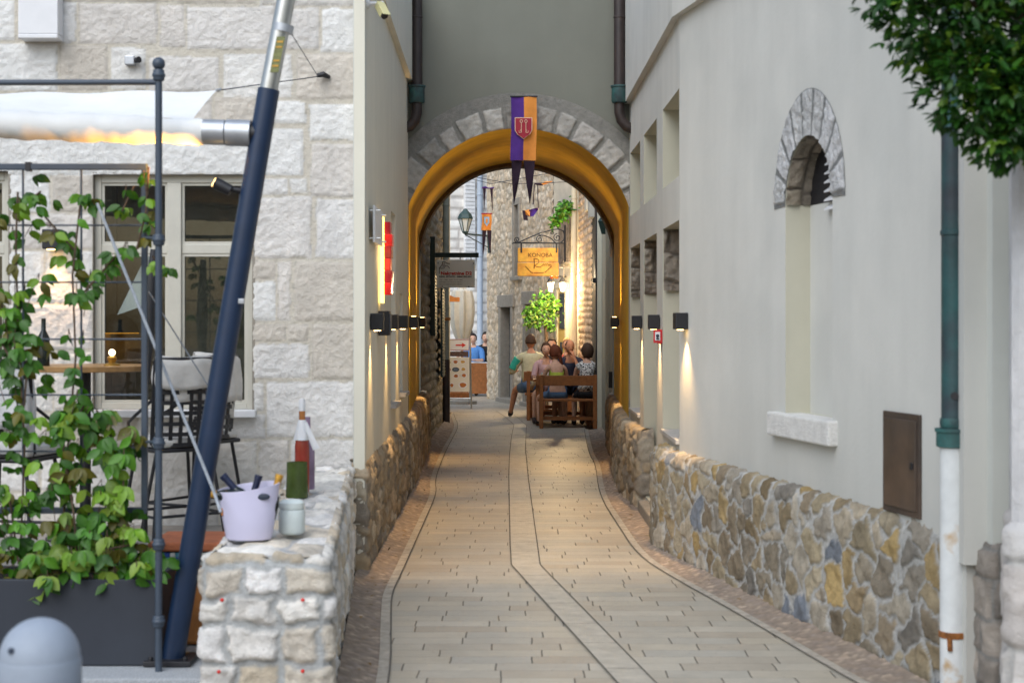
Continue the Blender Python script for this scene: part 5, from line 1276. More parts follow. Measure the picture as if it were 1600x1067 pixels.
def t_of(px):     # wall coordinate where a picture column meets the oblique wall
    r = (px-800)/F; return ((-.53-34.2*r)/(-(tt.x-r*tt.y)))
D1a, D1b = t_of(784.5), t_of(800); D2a, D2b = t_of(823), t_of(833); S1a, S1b = t_of(806), t_of(812.5)
hT = [(D1a, D1b, .10, 1.98), (D2a, D2b, .10, 2.02), (S1a, S1b, 2.62, 4.05)]
keepT = lambda u, v, p: ~np.any([(u > a) & (u < b) & (v > c) & (v < d) for a, b, c, d in hT], axis=0)
sheet('wall', U, V, pos, nor, c_rubble(.27, .16, 66, .5, .75), [(.68, .55, .40), (.72, .61, .47), (.60, .48, .34), (.70, .56, .39), (.64, .55, .43)], (.56, .47, .35), M['stone'], joint=.016, soft=.03, disp=.018, rough=.022, rs=14, parent=tw,
      keep=keepT, tone=.2, seed=51)
def TP_(s, z, d=0): v = TA+tt*s+tn*d; return Vector((v.x, v.y, z))
def slab(mb, s0, s1, z0, z1, d0, d1): mb.obox((TP_(s0, z0, d0)+TP_(s1, z1, d1))/2, Vector((tt.x, tt.y, 0))*(s1-s0)/2, Vector((tn.x, tn.y, 0))*(d1-d0)/2, Vector((0, 0, (z1-z0)/2)))
for i, (a, b, c, d) in enumerate(hT[:2]):
    mb = MB(); slab(mb, a-.16, a, .0, d, -.2, .045); slab(mb, b, b+.16, .0, d, -.2, .045); slab(mb, a-.24, b+.24, d+.002, d+.26, -.2, .05); slab(mb, a-.2, b+.2, -.02, .09, -.25, .10)
    fr = mb.build('door_frame', M['lintel'], tw, bevel=.012)
    mb = MB(); slab(mb, a+.002, b-.002, .1, d-.002, -.22, -.16); dr = mb.build('door', mat('dark_slate_door', (.03, .045, .055), .5, .2, 9, .1, 40), tw)
    mb = MB()
    for z in (.35, .8, 1.15, 1.6): slab(mb, a+.05, b-.05, z, z+.03, -.16, -.14)
    mb.build('door_rail', M['black'], dr)
a, b, c, d = hT[2]
mb = MB(); slab(mb, a, b, c, d, -.3, -.25); mb.build('slit_window', M['black'], tw)
mb = MB(); slab(mb, a-.12, a, c-.02, d+.0, -.25, .05); slab(mb, b, b+.12, c-.02, d+.0, -.25, .05); slab(mb, a-.2, b+.2, c-.10, c-.021, -.2, .08); slab(mb, a-.12, b+.12, d+.001, d+.14, -.2, .05); mb.build('slit_frame', M['lintel'], tw, bevel=.01)
mb = MB(); sl_ = [TP_(-1.2, 0, -.3), TP_(LT, 0, -.3)]
mb.add([TP_(0, -.02, -.32), TP_(LT, -.02, -.32), TP_(LT, 5.4, -.32), TP_(0, 5.4, -.32)], [(0, 1, 2, 3)]); mb.build('inner_wall', M['black'], tw)

# link wall with lit doorway, plank panel and the right hand stone house
lk = empty('plaster_house', (1.0, 29, 0), 'small plastered house front with lit olive doorway under the pair of lanterns', 'house')
K0 = TP_(LT, 0); K1 = Vector((1.22, 28.5, 0)); kt = (K1-K0).normalized(); kn = Vector((kt.y, -kt.x, 0)); Lk = (K1-K0).length
if kn.y > 0: kn = -kn
def KP(s, z, d=0): return K0+kt*s+kn*d+Vector((0, 0, z))
def kslab(mb, s0, s1, z0, z1, d0, d1): mb.obox((KP(s0, z0, d0)+KP(s1, z1, d1))/2, kt*(s1-s0)/2, kn*(d1-d0)/2, Vector((0, 0, (z1-z0)/2)))
mb = MB(); kslab(mb, 0, Lk, -.02, 5.1, -.3, 0); mb.build('wall', mat('warm_grey_render', (.45, .42, .35), .9, .15, 4, .4, 30), lk)
def s_k(px):
    r = (px-800)/F; return (K0.x-K0.y*r)/(-(kt.x-r*kt.y))
mb = MB(); a, b = s_k(874.5), s_k(886.5); kslab(mb, a, b, 0, 2.22, .001, .03); dk = mb.build('door', M['doorlit'], lk)
mb = MB(); kslab(mb, a+(b-a)*.25, b-(b-a)*.15, 1.55, 2.20, .03, .045); kslab(mb, a+(b-a)*.3, b-(b-a)*.4, 1.1, 1.3, .03, .045); mb.build('door_pane', M['ink'], dk)
mb = MB(); kslab(mb, a-.07, a-.001, 0, 2.3, .0, .06); kslab(mb, b+.001, b+.07, 0, 2.3, .0, .06); kslab(mb, a-.07, b+.07, 2.301, 2.40, .0, .07); mb.build('door_frame', M['frame'], lk, bevel=.006)
a, b = s_k(876), s_k(893)
mb = MB(); n_ = 7
for i in range(n_): kslab(mb, a+(b-a)*i/n_+.006, a+(b-a)*(i+1)/n_-.006, 2.75, 3.85, .0, .05+.01*(i % 2))
mb.build('plank_panel', M['plank'], lk)
rh = empty('stone_house', (1.4, 26.5, 0), 'warm lit rubble stone house on the right beyond the arch, with a bright lamp glow', 'house')
wall_sheet('wall', [(1.22, 28.6), (1.30, 26.5), (1.40, 24.55)], [(0, -.02), (0, 4.9)], c_course(.09, .15, .10, .24, 77, .02), [(.58, .44, .32), (.64, .50, .37), (.50, .38, .27), (.60, .50, .39), (.55, .40, .28)], (.48, .39, .30), M['stone'],
           res=.022, side=-1, joint=.014, soft=.03, disp=.018, rough=.02, parent=rh, tone=.25)
mb = MB()
for y, z in ((25.3, 3.35), (26.5, 3.55)): mb.box(1.24, 1.33 if y > 26 else 1.36, y-.28, y+.28, z, z+1.4)
mb.build('pale_shutter', M['frame'], rh)
mb = MB(); mb.box(1.32, 1.6, 24.6, 28.5, 0, 4.85); mb.build('core', M['dark'], rh)
p = empty('drainpipe', (1.14, 28.3, 0), 'straight beige drainpipe between the stone house and the lit doorway', 'drainpipe')
mb = MB(); mb.tube([(1.12, 28.2, 0), (1.12, 28.2, 4.9)], .055, 12)
for z in (1.2, 2.55, 3.9): collar(mb, (1.12, 28.2, z), .062, .03)
mb.build('pipe', M['beigepipe'], p, smooth=40)
bg = empty('beige_house', (1.4, 22.5, 0), 'pale green-beige plastered house flank on the right directly behind the arch', 'house')
panel('wall', (1.36, 20.85), (1.40, 24.5), 0, 4.5, mat('pale_olive_render', (.50, .50, .40), .9, .06, 3, .15, 30, stain=.1), [dict(loop=rect(1.9, 2.5, .6, 2.3))], .15, bg, (-1, 0), thick=.3)
mb = MB(); mb.box(1.335, 1.42, 22.2, 22.32, -.02, 4.5); mb.box(1.335, 1.44, 24.42, 24.54, -.02, 4.5); mb.build('pilaster', mat('pale_olive_render_b', (.55, .55, .46), .9, .06, 3, .15, 30), bg)
mb = MB(); mb.box(1.33, 1.37, 21.3, 21.36, 2.55, 3.0); mb.build('vent_grille', M['white'], bg)
mb = MB(); mb.box(1.30, 1.36, 21.0, 21.1, .78, 1.0); mb.build('door_handle', M['black'], bg)
# dark green unlit lantern at the arch
o = empty('wall_lantern', tuple(W(944, 350, 23)), 'dark green wall lantern on the beige house, half hidden by the arch', 'wall lantern')
c = W(943, 366, 23); s = 23/F; mb = MB(); mb.lathe(c, [(3*s, 0), (8*s, 18*s), (9*s, 20*s), (3*s, 29*s), (1*s, 32*s)], 6); mb.tube([c+Vector((0, 0, 20*s)), (1.40, 23, c.z+.25)], .015, 6); mb.build('lantern_body', M['lampgreen'], o)
# up-down lamp washing the stone wall
o = empty('wall_lamp', (1.36, 25.3, 2.62), 'small lamp throwing a very bright splash on the right stone house wall', 'wall lamp')
mb = MB(); mb.box(1.27, 1.36, 24.55, 24.63, 2.28, 2.36); mb.build('housing', M['black'], o, bevel=.005)
mb = MB(); mb.box(1.275, 1.355, 24.632, 24.636, 2.285, 2.355); mb.build('lens', M['glow_soft'], o)
spot('beam', (1.20, 24.7, 2.35), (1.34, 26.1, 2.62), 190, 75, (1, .78, .48), .8, .03, o)
spot('beam', (1.20, 24.7, 2.33), (1.36, 26.3, 1.7), 60, 95, (1, .62, .30), .9, .03, o)
# pair of lit lanterns
def lit_lantern(px, py, D, label, e):
    o = empty('wall_lantern', tuple(W(px, py, D)), label, 'wall lantern', 'lit white glass lanterns above the doorway')
    c = W(px, py+9, D); s = D/F
    mb = MB(); mb.lathe(c, [(3.2*s, 0), (5*s, 13*s)], 6); mb.build('glass', M['glow_soft'], o)
    mb = MB(); mb.lathe(c, [(6.3*s, 13*s), (6.4*s, 14*s), (2*s, 21*s), (.8*s, 23*s)], 6); mb.build('cap', M['black'], o); mb = MB(); mb.lathe(c, [(.8*s, -3*s), (3.6*s, -1*s), (3.6*s, 0)], 6); mb.build('finial', M['black'], o)
    mb = MB(); mb.tube([c+Vector((0, 0, 22*s)), c+Vector((.02, .2, 24*s)), Vector((1.02, 29.0, c.z+24*s))], .012, 6); mb.build('arm', M['black'], o)
    point('glow', c+Vector((0, -.15, .05)), e*8, (1, .72, .38), .06, o)
lit_lantern(860.5, 446, 28.3, 'lit lantern on the left of the pair, right below the wooden sign corner', 9)
lit_lantern(879, 446, 28.5, 'lit lantern on the right of the pair, above the olive door', 12)

# carved wooden tavern sign
kb = empty('tavern_sign', tuple(W(841, 408, 27)), 'yellow wooden tavern sign with carved lettering hanging from a scrolled iron bracket', 'sign')
KD = 27.0; q = lambda px, py, dy=0: W(px, py, KD+dy)
mb = MB(); a_, b_ = q(808.5, 387.5), q(873, 431.5); zmid = q(0, 410).z
mb.box(a_.x, b_.x, KD-.025, KD+.025, b_.z+.0, zmid-.004); mb.box(a_.x+.005, b_.x-.01, KD-.023, KD+.023, zmid+.004, a_.z)
bd = mb.build('board', M['signwood'], kb, bevel=.012)
text('lettering', 'KONOBA', q(844.5, 398.5, -.030), 38*KD/F, 6.2*KD/F, M['brownink'], bd, bold=.01)
mb = MB(); yy = -.030
mb.tube([q(*p_, yy) for p_ in [(834.5, 405), (835, 412), (834.5, 420)]], .008, 6)
mb.tube([q(*p_, yy) for p_ in [(833.5, 404.5), (838, 404), (842, 406.5), (842, 410), (838, 413.5), (835, 414.5), (839, 417), (844, 417.5), (848, 414.5), (849.5, 411.5), (850, 415.5), (852, 412), (853.5, 415), (855, 411), (857, 415), (859, 412), (858, 415.5), (860.5, 413), (861.5, 415.5)]], .006, 6)
mb.tube([q(*p_, yy) for p_ in [(821, 416), (830, 425.5), (833, 426)]], .007, 6); mb.tube([q(*p_, yy) for p_ in [(862, 416), (853, 424.5), (851, 426)]], .007, 6); mb.tube([q(*p_, yy) for p_ in [(834, 426.3), (850, 426.3)]], .006, 6)
mb.build('carving', M['brownink'], bd)
mb = MB(); S = lambda pts, r=.012: mb.tube([q(x, y) for x, y in pts], r, 6)
S([(801, 382), (801.5, 380), (804, 379.5), (883, 380.3)]); S([(806, 378.5), (812, 378), (830, 370), (845, 364), (864, 359), (872, 358), (880, 361), (882.5, 368), (881, 375), (876, 379.5)])
S([(842, 367.5), (850, 368), (860, 372), (868, 379)], .010)
def spiral(cx, cy, r0, r1, a0, turns, r=.009, sx=1): mb.tube([q(cx+sx*(r0+(r1-r0)*i/26)*math.cos(a0+turns*2*math.pi*i/26), cy-(r0+(r1-r0)*i/26)*math.sin(a0+turns*2*math.pi*i/26)) for i in range(27)], r, 6)
spiral(843, 374, 5.5, 1.2, 1.2, 1.4); spiral(871, 371.5, 6.5, 1.3, 1.6, 1.4); spiral(808, 374.5, 4.3, 1, 4.2, -1.3); spiral(863, 363.5, 3, .8, 3, 1.2, .007)
mb.tube([q(882.5, 352), q(882.8, 410)], .018, 8)
mb.tube([q(882.8, 380), q(884, 380, 1.6)], .015, 6); mb.tube([q(882.8, 408), q(884, 408, 1.6)], .015, 6)
mb.build('iron_bracket', M['black'], kb)
mb = MB()
for x in (814.5, 869.5): mb.obox(q(x, 387.5), (.014, 0, 0), (0, .03, 0), (0, 0, .085))
mb.build('strap', M['black'], kb)
# electrical conduits / small cross frame by the sign and a little festoon
o = MB(); o.bar(q(880, 411, .8), q(896, 410, .8), .02, .02); o.bar(q(874, 418, .8), q(893, 417, .8), .02, .02); o.bar(q(881, 408, .8), q(881, 432, .8), .02, .02)
tag(o.build('pipe_frame', M['beigepipe']), 'small beige pipe frame fixed beside the tavern sign', 'pipework')
o = MB()
for i, (x, y, r) in enumerate(((862, 434, 3), (866, 433, 3.5), (870, 434, 3))): o.sphere(q(x, y, .7), r*KD/F, 8, 0, (1, .6, .7))
tag(o.build('flower_basket', mat('red_yellow_flowers', (.65, .12, .03), .7, .5, 60, 0, c2=(.75, .45, .04))), 'tiny red and yellow flower basket above the left lit lantern', 'flowers')

# plants in the street
RV = [(.09, .24, .02), (.12, .30, .03), (.04, .12, .015), (.05, .15, .015), (.17, .36, .04)]
def shrub(name, label, blobs, D, pal, size, trunk=None, cat='plant', n=1.0):
    b0 = blobs[0]; base = W(b0[0], b0[1], D); o = empty(name, tuple(base), label, cat); lf = MB(); rn = random.Random(len(label))
    for px, py, r, c in blobs:
        cc_ = W(px, py, D)
        for _ in range(int(c*n)):
            v = Vector((rn.gauss(0, .5), rn.gauss(0, .35), rn.gauss(0, .5)))*r*D/F; col = tuple(x*rn.uniform(.6, 1.25) for x in rn.choice(pal)); L = rn.uniform(*size)
            leaf(lf, cc_+v, Vector((rn.uniform(-1, 1), rn.uniform(-.7, .3), rn.uniform(-1, .4))), Vector((rn.uniform(-.5, .5), -1, rn.uniform(.3, 1))), L, L*.5, col)
    lf.build('foliage', M['leaf'], o, smooth=70)
    if trunk:
        mb = MB(); mb.tube([Vector(t) for t in trunk], [.035]*len(trunk), 8); mb.build('trunk', M['bark'], o, smooth=50)
    return o
g_ = W(854, 0, 28.9).x
shrub('vine', 'bright green climber with a bare trunk rising beside the diners', [(848, 474, 15, 200), (836, 482, 12, 170), (860, 470, 12, 150), (862, 486, 12, 120), (828, 494, 8, 90), (826, 506, 5, 40), (844, 498, 12, 120), (856, 504, 9, 60), (866, 478, 8, 70), (838, 510, 5, 30), (862, 512, 5, 25), (822, 486, 5, 30)], 28.9, RV, (.04, .085), [(g_, 28.9, 0), (g_+.02, 28.9, .9), (g_-.02, 28.9, 1.7)], 'climbing plant')
shrub('balcony_plant', 'green plant with white blossoms spilling over the plank panel high on the right', [(884, 326, 11, 130), (876, 336, 10, 100), (868, 345, 8, 60), (890, 322, 8, 80)], 28.2, RV, (.06, .11), [(W(884, 0, 28.3).x, 28.3, 3.5), (W(880, 0, 28.2).x, 28.2, 3.7)])

# ------------------------------------------------------------------ banners
def banner_cloth(o, x0, x1, y0p, y1p, D, mA, mB_, crestm=None, key=True, tails=None, split=True, amp=.02):
    q = lambda px, py, dy=0: W(px, py, D+dy)
    def clothpart(a, b, name, m, ph):
        n_, k_ = 8, 24; vs = []
        for i in range(n_+1):
            for j in range(k_+1):
                px = a+(b-a)*i/n_; py = y0p+(y1p-y0p)*j/k_; p = q(px+(1.2*math.sin(j*.22)*(j/k_)), py); p.y += amp*math.sin((px-x0)/(x1-x0)*7+ph+j*.12)*(.3+.7*j/k_); vs.append(p)
        mb = MB(); mb.add(vs, [(i*(k_+1)+j, i*(k_+1)+j+1, (i+1)*(k_+1)+j+1, (i+1)*(k_+1)+j) for i in range(n_) for j in range(k_)]); mb.build(name, m, o, smooth=80)
    xm = (x0+x1)/2
    if split: clothpart(x0, xm, 'purple_half', mA, 0); clothpart(xm, x1, 'orange_half', mB_, 0)
    else: clothpart(x0, x1, 'cloth', mB_, 0)
    for a, b, ya, yb, xt in tails or []:
        mb = MB(); n_ = 14; vs = []
        for j in range(n_+1):
            t = j/n_; w = (b-a)/2*((1-t)**.75 if t < .6 else (1-.6)**.75*(1-(t-.6)/.44)); cx = (a+b)/2+(xt-(a+b)/2)*t
            for s in (-1, 0, 1): p = q(cx+s*w, ya+(yb-ya)*t); p.y += .02*math.sin(j*.6+s*2); vs.append(p)
        mb.add(vs, [(j*3+i, j*3+i+1, (j+1)*3+i+1, (j+1)*3+i) for j in range(n_) for i in range(2)]); mb.build('tail', M['sheer'], o, smooth=80)
bn = empty('banner', tuple(W(818, 152, 15.36)), 'large purple and orange banner with red key crest hanging from the arch keystone', 'banner')
BD = 15.38
banner_cloth(bn, 798.5, 838.5, 151, 251, BD, M['purple'], M['orange'], tails=[(799, 816, 251, 319, 803), (818, 836, 251, 318, 828)])
mb = MB(); qq = lambda px, py, d=-.03: W(px, py, BD+d)
sh = lambda g: [(805.5-g, 185-g), (830.5+g, 185-g), (830.5+g, 204), (827+g, 210), (818, 216.5+g), (809-g, 210), (805.5-g, 204)]
mb.add([qq(x, y) for x, y in sh(1.2)], [tuple(range(7))]); cr = mb.build('crest', M['crestline'], bn)
mb = MB(); mb.add([qq(x, y, -.034) for x, y in sh(0)], [tuple(range(7))]); mb.build('shield', M['crest'], cr)
mb = MB()
for sx, cx in ((1, 814.6), (-1, 821.8)):
    mb.tube([qq(cx+2.1*math.cos(a), 189.8-2.1*math.sin(a), -.037) for a in [i*math.pi/6 for i in range(13)]], .0035, 6)
    mb.tube([qq(cx, 192, -.037), qq(cx, 207.5, -.037)], .0035, 6)
    e_ = -1 if sx > 0 else 1
    mb.tube([qq(cx, 207.3, -.037), qq(cx+e_*3.6, 207.3, -.037), qq(cx+e_*3.6, 204.5, -.037)], .0035, 6); mb.tube([qq(cx, 204, -.037), qq(cx+e_*2, 204, -.037)], .003, 6)
mb.build('key', M['crestline'], cr)
mb = MB(); mb.tube([W(797, 151, BD), W(840, 151, BD)], .008, 8); mb.tube([W(800, 151, BD), W(800, 151, 15.5)], .005, 6); mb.tube([W(837, 151, BD), W(837, 151, 15.5)], .005, 6); mb.build('rod', M['black'], bn)
bn = empty('banner', tuple(W(760, 345, 30)), 'small orange banner with blue crest beside the street lantern', 'banner')
banner_cloth(bn, 753, 768, 334, 360, 30, None, M['orange'], tails=[(753.5, 760, 360, 403, 754.5), (761, 768, 360, 400, 766)], split=False)
q3 = lambda px, py, d: W(px, py, 30+d)
mb = MB(); mb.add([q3(x, y, -.03) for x, y in [(756.5, 339), (764.5, 339), (764.5, 348), (760.5, 354), (756.5, 348)]], [(0, 1, 2, 3, 4)]); cr = mb.build('crest', M['crestblue'], bn)
mb = MB(); mb.add([q3(x, y, -.035) for x, y in [(759, 342), (762, 342), (762, 347), (760.5, 350), (759, 347)]], [(0, 1, 2, 3, 4)]); mb.build('crest_mark', M['orange'], cr)
mb = MB(); mb.tube([W(752, 334, 30), W(769, 334, 30)], .012, 6); mb.build('rod', M['crest'], bn)
fl = empty('bunting', tuple(W(762, 294, 30)), 'twisted purple cloth with two dangling tails above the small orange banner', 'bunting')
mb = MB(); mb.tube([W(753, 294, 30), W(758, 293, 30), W(764, 294.5, 30), W(772, 293.5, 30)], [.03, .045, .02, .03], 8, flat=.5); mb.build('cloth', M['purple'], fl, smooth=60)
mb = MB()
for a, b in (((757, 295), (756.5, 327)), ((768, 295), (769.5, 329))): mb.tube([W(*a, 30), W((a[0]+b[0])/2, (a[1]+b[1])/2, 30), W(*b, 30)], [.028, .014, .006], 6, flat=.3)
mb.build('tail', M['sheer'], fl, smooth=60)
fl = empty('bunting', tuple(W(845, 288, 27.5)), 'twisted black and orange flag knotted on a line right of the big banner', 'bunting')
mb = MB(); mb.tube([W(835, 287.5, 27.5), W(842, 288, 27.5), W(848, 289, 27.5)], [.02, .04, .035], 8, flat=.5); mb.build('dark_cloth', M['sheer'], fl, smooth=60)
mb = MB(); mb.tube([W(846, 288.5, 27.5), W(852, 286, 27.5), W(858, 285, 27.5), W(863, 283.5, 27.5)], [.03, .05, .03, .012], 8, flat=.5); mb.build('orange_cloth', M['orange'], fl, smooth=60)
mb = MB(); mb.tube([W(835, 288, 27.5), W(833, 320, 27.5)], .008, 6); mb.tube([W(840, 289, 27.5), W(841, 325, 27.5)], .008, 6); mb.build('cord', M['sheer'], fl)
fl = empty('bunting', tuple(W(828, 332, 27.5)), 'small purple and orange flag blown upward below the knotted flag', 'bunting')
mb = MB(); mb.add([W(816, 329, 27.5), W(818, 344, 27.5), W(825, 345, 27.5), W(823, 329, 27.5)], [(0, 1, 2, 3)]); mb.build('dark_cloth', M['sheer'], fl)
mb = MB(); mb.add([W(820, 329, 27.48), W(822, 336, 27.5), W(828, 338, 27.4), W(828, 327, 27.5)], [(0, 1, 2, 3)]); mb.build('orange_cloth', M['orange'], fl)
mb = MB(); mb.add([W(827, 328, 27.45), W(824, 339, 27.5), W(833, 338, 27.4), W(841, 328, 27.5), W(840, 324.5, 27.4), W(834, 326, 27.5)], [(0, 1, 2, 3, 4, 5)]); mb.build('purple_cloth', M['purple'], fl)
mb = MB(); mb.tube([(-1.17, 26.2, 4.2), (0, 27, 4.05), (1.28, 27.6, 4.15)], .006, 5); mb.tube([(-1.4, 29.2, 4.5), (-.4, 30, 4.32), (1.1, 29, 4.5)], .006, 5)
tag(mb.build('bunting_line', M['ink']), 'thin dark lines stretched across the street carrying the small flags', 'line')

# ------------------------------------------------------------------ menu stand, parasol
mn = empty('menu_stand', (-.9, 30, 0), 'white menu stand with dish pictures and a red arrow at the left of the street', 'menu board')
ND = 30.2; q = lambda px, py, dy=0: W(px, py, ND+dy)
def board(px0, py0, px1, py1, nm, m, d=.015):
    a_, b_ = q(px0, py0), q(px1, py1); mb = MB(); mb.box(a_.x, b_.x, ND-d, ND+d, b_.z, a_.z); return mb.build(nm, m, mn, bevel=.004)
b1 = board(700, 529.5, 733, 548, 'arrow_board', M['white']); b3 = board(700, 558, 733.5, 612, 'menu_board', mat('menu_cream', (.68, .64, .55), .5, .05, 5, 0)); 
b4 = board(700, 549, 732, 557, 'photo_strip', mat('food_photo', (.10, .06, .05), .5, .8, 60, 0), .012); board(700, 613.5, 733, 621, 'wood_strip', M['wood'])
mb = MB(); y_ = ND-.02; pts = [(712, 538.2), (722, 538.2), (722, 535.5), (728, 539.2), (722, 543), (722, 540.4), (712, 540.4)]
mb.add([W(x, y, ND-.0185) for x, y in pts], [tuple(range(7))]); mb.build('red_arrow', M['red_e'], b1)
mb = MB(); fr_ = [(700, 530.5), (732.5, 530.5), (732.5, 547), (700, 547)]; mb.tube([W(x, y, ND-.017) for x, y in fr_]+[W(700, 530.5, ND-.017)], .006, 5); mb.build('border', M['crest'], b1)
for i, (x, y, rx, ry, m) in enumerate([(711.8, 565.5, 4.6, 3.6, 'a'), (723, 565.3, 5, 3.2, 'b'), (712, 577.3, 5.6, 3.6, 'c'), (724, 576.7, 4.5, 3.7, 'b'), (712.4, 587.3, 4.7, 3.6, 'a'), (725, 586.5, 4.4, 3.8, 'a'), (706, 602, 3.6, 4, 'a'), (723.2, 601.5, 7, 5.2, 'a'), (702.5, 566, 2.2, 3.5, 'b'), (702.5, 577, 2.5, 4, 'r')]):
    mb = MB(); c_ = q(x, y, -.017); vs = [c_+Vector((rx*ND/F*math.cos(a), 0, ry*ND/F*math.sin(a))) for a in [k*math.pi/9 for k in range(18)]]; mb.add(vs, [tuple(range(18))])
    plt_ = mb.build('dish_picture', M['white'] if m != 'c' else M['ink'], b3)
    mb = MB(); vs = [c_+Vector((rx*.72*ND/F*math.cos(a)*(1+.12*math.sin(3*a+i)), -.002, ry*.72*ND/F*math.sin(a))) for a in [k*math.pi/9 for k in range(18)]]; mb.add(vs, [tuple(range(18))])
    mb.build('dish_food', {'a': mat('dish_a', (.40, .13, .03), .6, .6, 90, 0), 'b': mat('dish_b', (.50, .30, .08), .6, .5, 90, 0), 'c': mat('dish_c', (.10, .14, .20), .6, .5, 90, 0), 'r': M['redc']}[m], plt_)
mb = MB(); mb.tube([q(734.5, 527), q(736.5, 639)], .017, 8); mb.tube([q(699, 527, .0), q(698, 634)], .017, 8); mb.tube([q(698, 622.5), q(736, 622.5)], .014, 8); mb.tube([q(735, 530, .05), q(733, 628, .9)], .015, 8); mb.tube([q(699, 530, .05), q(700, 628, .9)], .015, 8)
mb.build('stand_leg', M['steel'], mn)
um = empty('closed_parasol', (-1.0, 32.0, 0), 'large cream parasol folded shut behind the menu stand', 'parasol')
UD = 32.0; cxx = W(722, 0, UD).x; s = UD/F; mb = MB(); n_ = 40; prof = [(452, 6), (455, 14), (470, 17), (490, 17.5), (510, 15.5), (525, 11), (534, 7)]
vs = []
for i, (py, r) in enumerate([(440, 2.5)]+prof):
    for j in range(n_):
        a = 2*math.pi*j/n_; k = 1+.16*math.sin(a*8+i*.15); vs.append((cxx+math.cos(a)*r*s*k, UD+math.sin(a)*r*s*k, W(0, py, UD).z))
mb.add(vs, [(i*n_+j, i*n_+(j+1) % n_, (i+1)*n_+(j+1) % n_, (i+1)*n_+j) for i in range(len(prof)) for j in range(n_)]+[tuple(range(n_))]); mb.build('canopy', M['umbrella'], um, smooth=50)
mb = MB(); mb.tube([(cxx, UD, 0), (cxx, UD, 2.7)], .03, 10); mb.build('pole', M['wood'], um); mb = MB(); mb.lathe((cxx, UD, 0), [(.3, 0), (.3, .06), (.06, .1)], 16); mb.build('base', M['lintel'], um)

# ------------------------------------------------------------------ benches and tables
def bench(x0, x1, y, back, label, zs=.46):      # back: -1 backrest towards the camera, +1 away, 0 none
    o = empty('bench', ((x0+x1)/2, y, 0), label, 'bench', 'brown wooden benches of the tavern')
    mb = MB(); 
    for k in range(3): mb.box(x0, x1, y-.18+k*.125, y-.18+k*.125+.115, zs-.035, zs)
    mb.build('seat', M['wood'], o, bevel=.005)
    for sx in (x0+.03, x1-.09):
        for sy in (-1, 1):
            top = .84 if sy == back else zs-.036
            yy = y+sy*.17
            mb = MB(); mb.box(sx, sx+.06, yy-.03+sy*.02, yy+.03+sy*.02, 0, top); mb.build('leg', M['wood'], o, bevel=.004)
    mb = MB(); mb.box(x0+.05, x1-.05, y-.02, y+.02, .12, .18); mb.build('stretcher', M['wood'], o)
    if back:
        mb = MB(); yb = y+back*.17+back*.02-.03*back; mb.box(x0-.02, x1+.02, min(yb-back*.0, yb-back*.028), max(yb-back*.0, yb-back*.028), .67, .83); mb.build('backrest', M['wood'], o, bevel=.005)
def table(x0, x1, y, label, w=.6, z=.75):
    o = empty('table', ((x0+x1)/2, y, 0), label, 'table', 'wooden tavern tables')
    mb = MB()
    for k in range(4): mb.box(x0, x1, y-w/2+k*w/4, y-w/2+(k+1)*w/4-.006, z-.04, z)
    mb.build('tabletop', M['wood'], o, bevel=.004)
    for sx in (x0+.05, x1-.13):
        mb = MB(); mb.box(sx, sx+.08, y-.22, y-.14, 0, z-.041); mb.box(sx, sx+.08, y+.14, y+.22, 0, z-.041); mb.box(sx+.02, sx+.06, y-.138, y+.138, .3, .38); mb.build('leg', M['wood'], o, bevel=.004)
bench(.40, 1.36, 24.72, -1, 'front wooden bench with its backrest to the camera, two women seated')
table(.34, 1.34, 25.42, 'front wooden table between the two women and the bald man')
bench(.32, 1.30, 26.05, 0, 'backless wooden bench on the far side of the front table')
bench(.22, .95, 26.75, -1, 'wooden bench carrying the man in the pale yellow shirt')
table(.25, 1.1, 27.45, 'second wooden table further back at the stone wall')
bench(.35, 1.1, 28.05, 0, 'short wooden bench at the back by the lit doorway')
table(-1.6, -.40, 35.6, 'far wooden table with a white cloth by the white house', z=.75)
mb = MB(); mb.box(-1.58, -.42, 35.32, 35.88, .752, .758); tag(mb.build('tablecloth', M['whitecloth']), 'white cloth on the far table', 'tablecloth')
mb = MB(); mb.box(-1.55, -.45, 35.28, 35.30, .06, .74); tag(mb.build('wooden_panel', M['wood']), 'red-brown wooden panel closing the front of the far table', 'panel')
bench(-1.6, -.5, 36.15, 0, 'bench behind the far table')
for i, (x, y, z, kd, lb) in enumerate([(.50, 25.3, .752, 'g', 'small drinking glass at the left end of the front table'), (.58, 25.35, .752, 'g', 'drinking glass beside the candle jar on the front table'), (.95, 25.35, .752, 'p', 'white plate on the front table before the bald man'), (.45, 27.35, .752, 'g', 'drinking glass on the back table'), (-.8, 35.5, .76, 'p', 'white plate on the far table')]):
    mb = MB()
    if kd == 'g': mb.lathe((x, y, z), [(.028, 0), (.032, .10), (.030, .10), (.026, .01)], 14); tag(mb.build('drinking_glass', M['jar'], smooth=50), lb, 'glass')
    else: mb.lathe((x, y, z), [(.06, 0), (.12, .015), (.11, .016), (.06, .006)], 24); tag(mb.build('plate', M['white'], smooth=50), lb, 'plate')
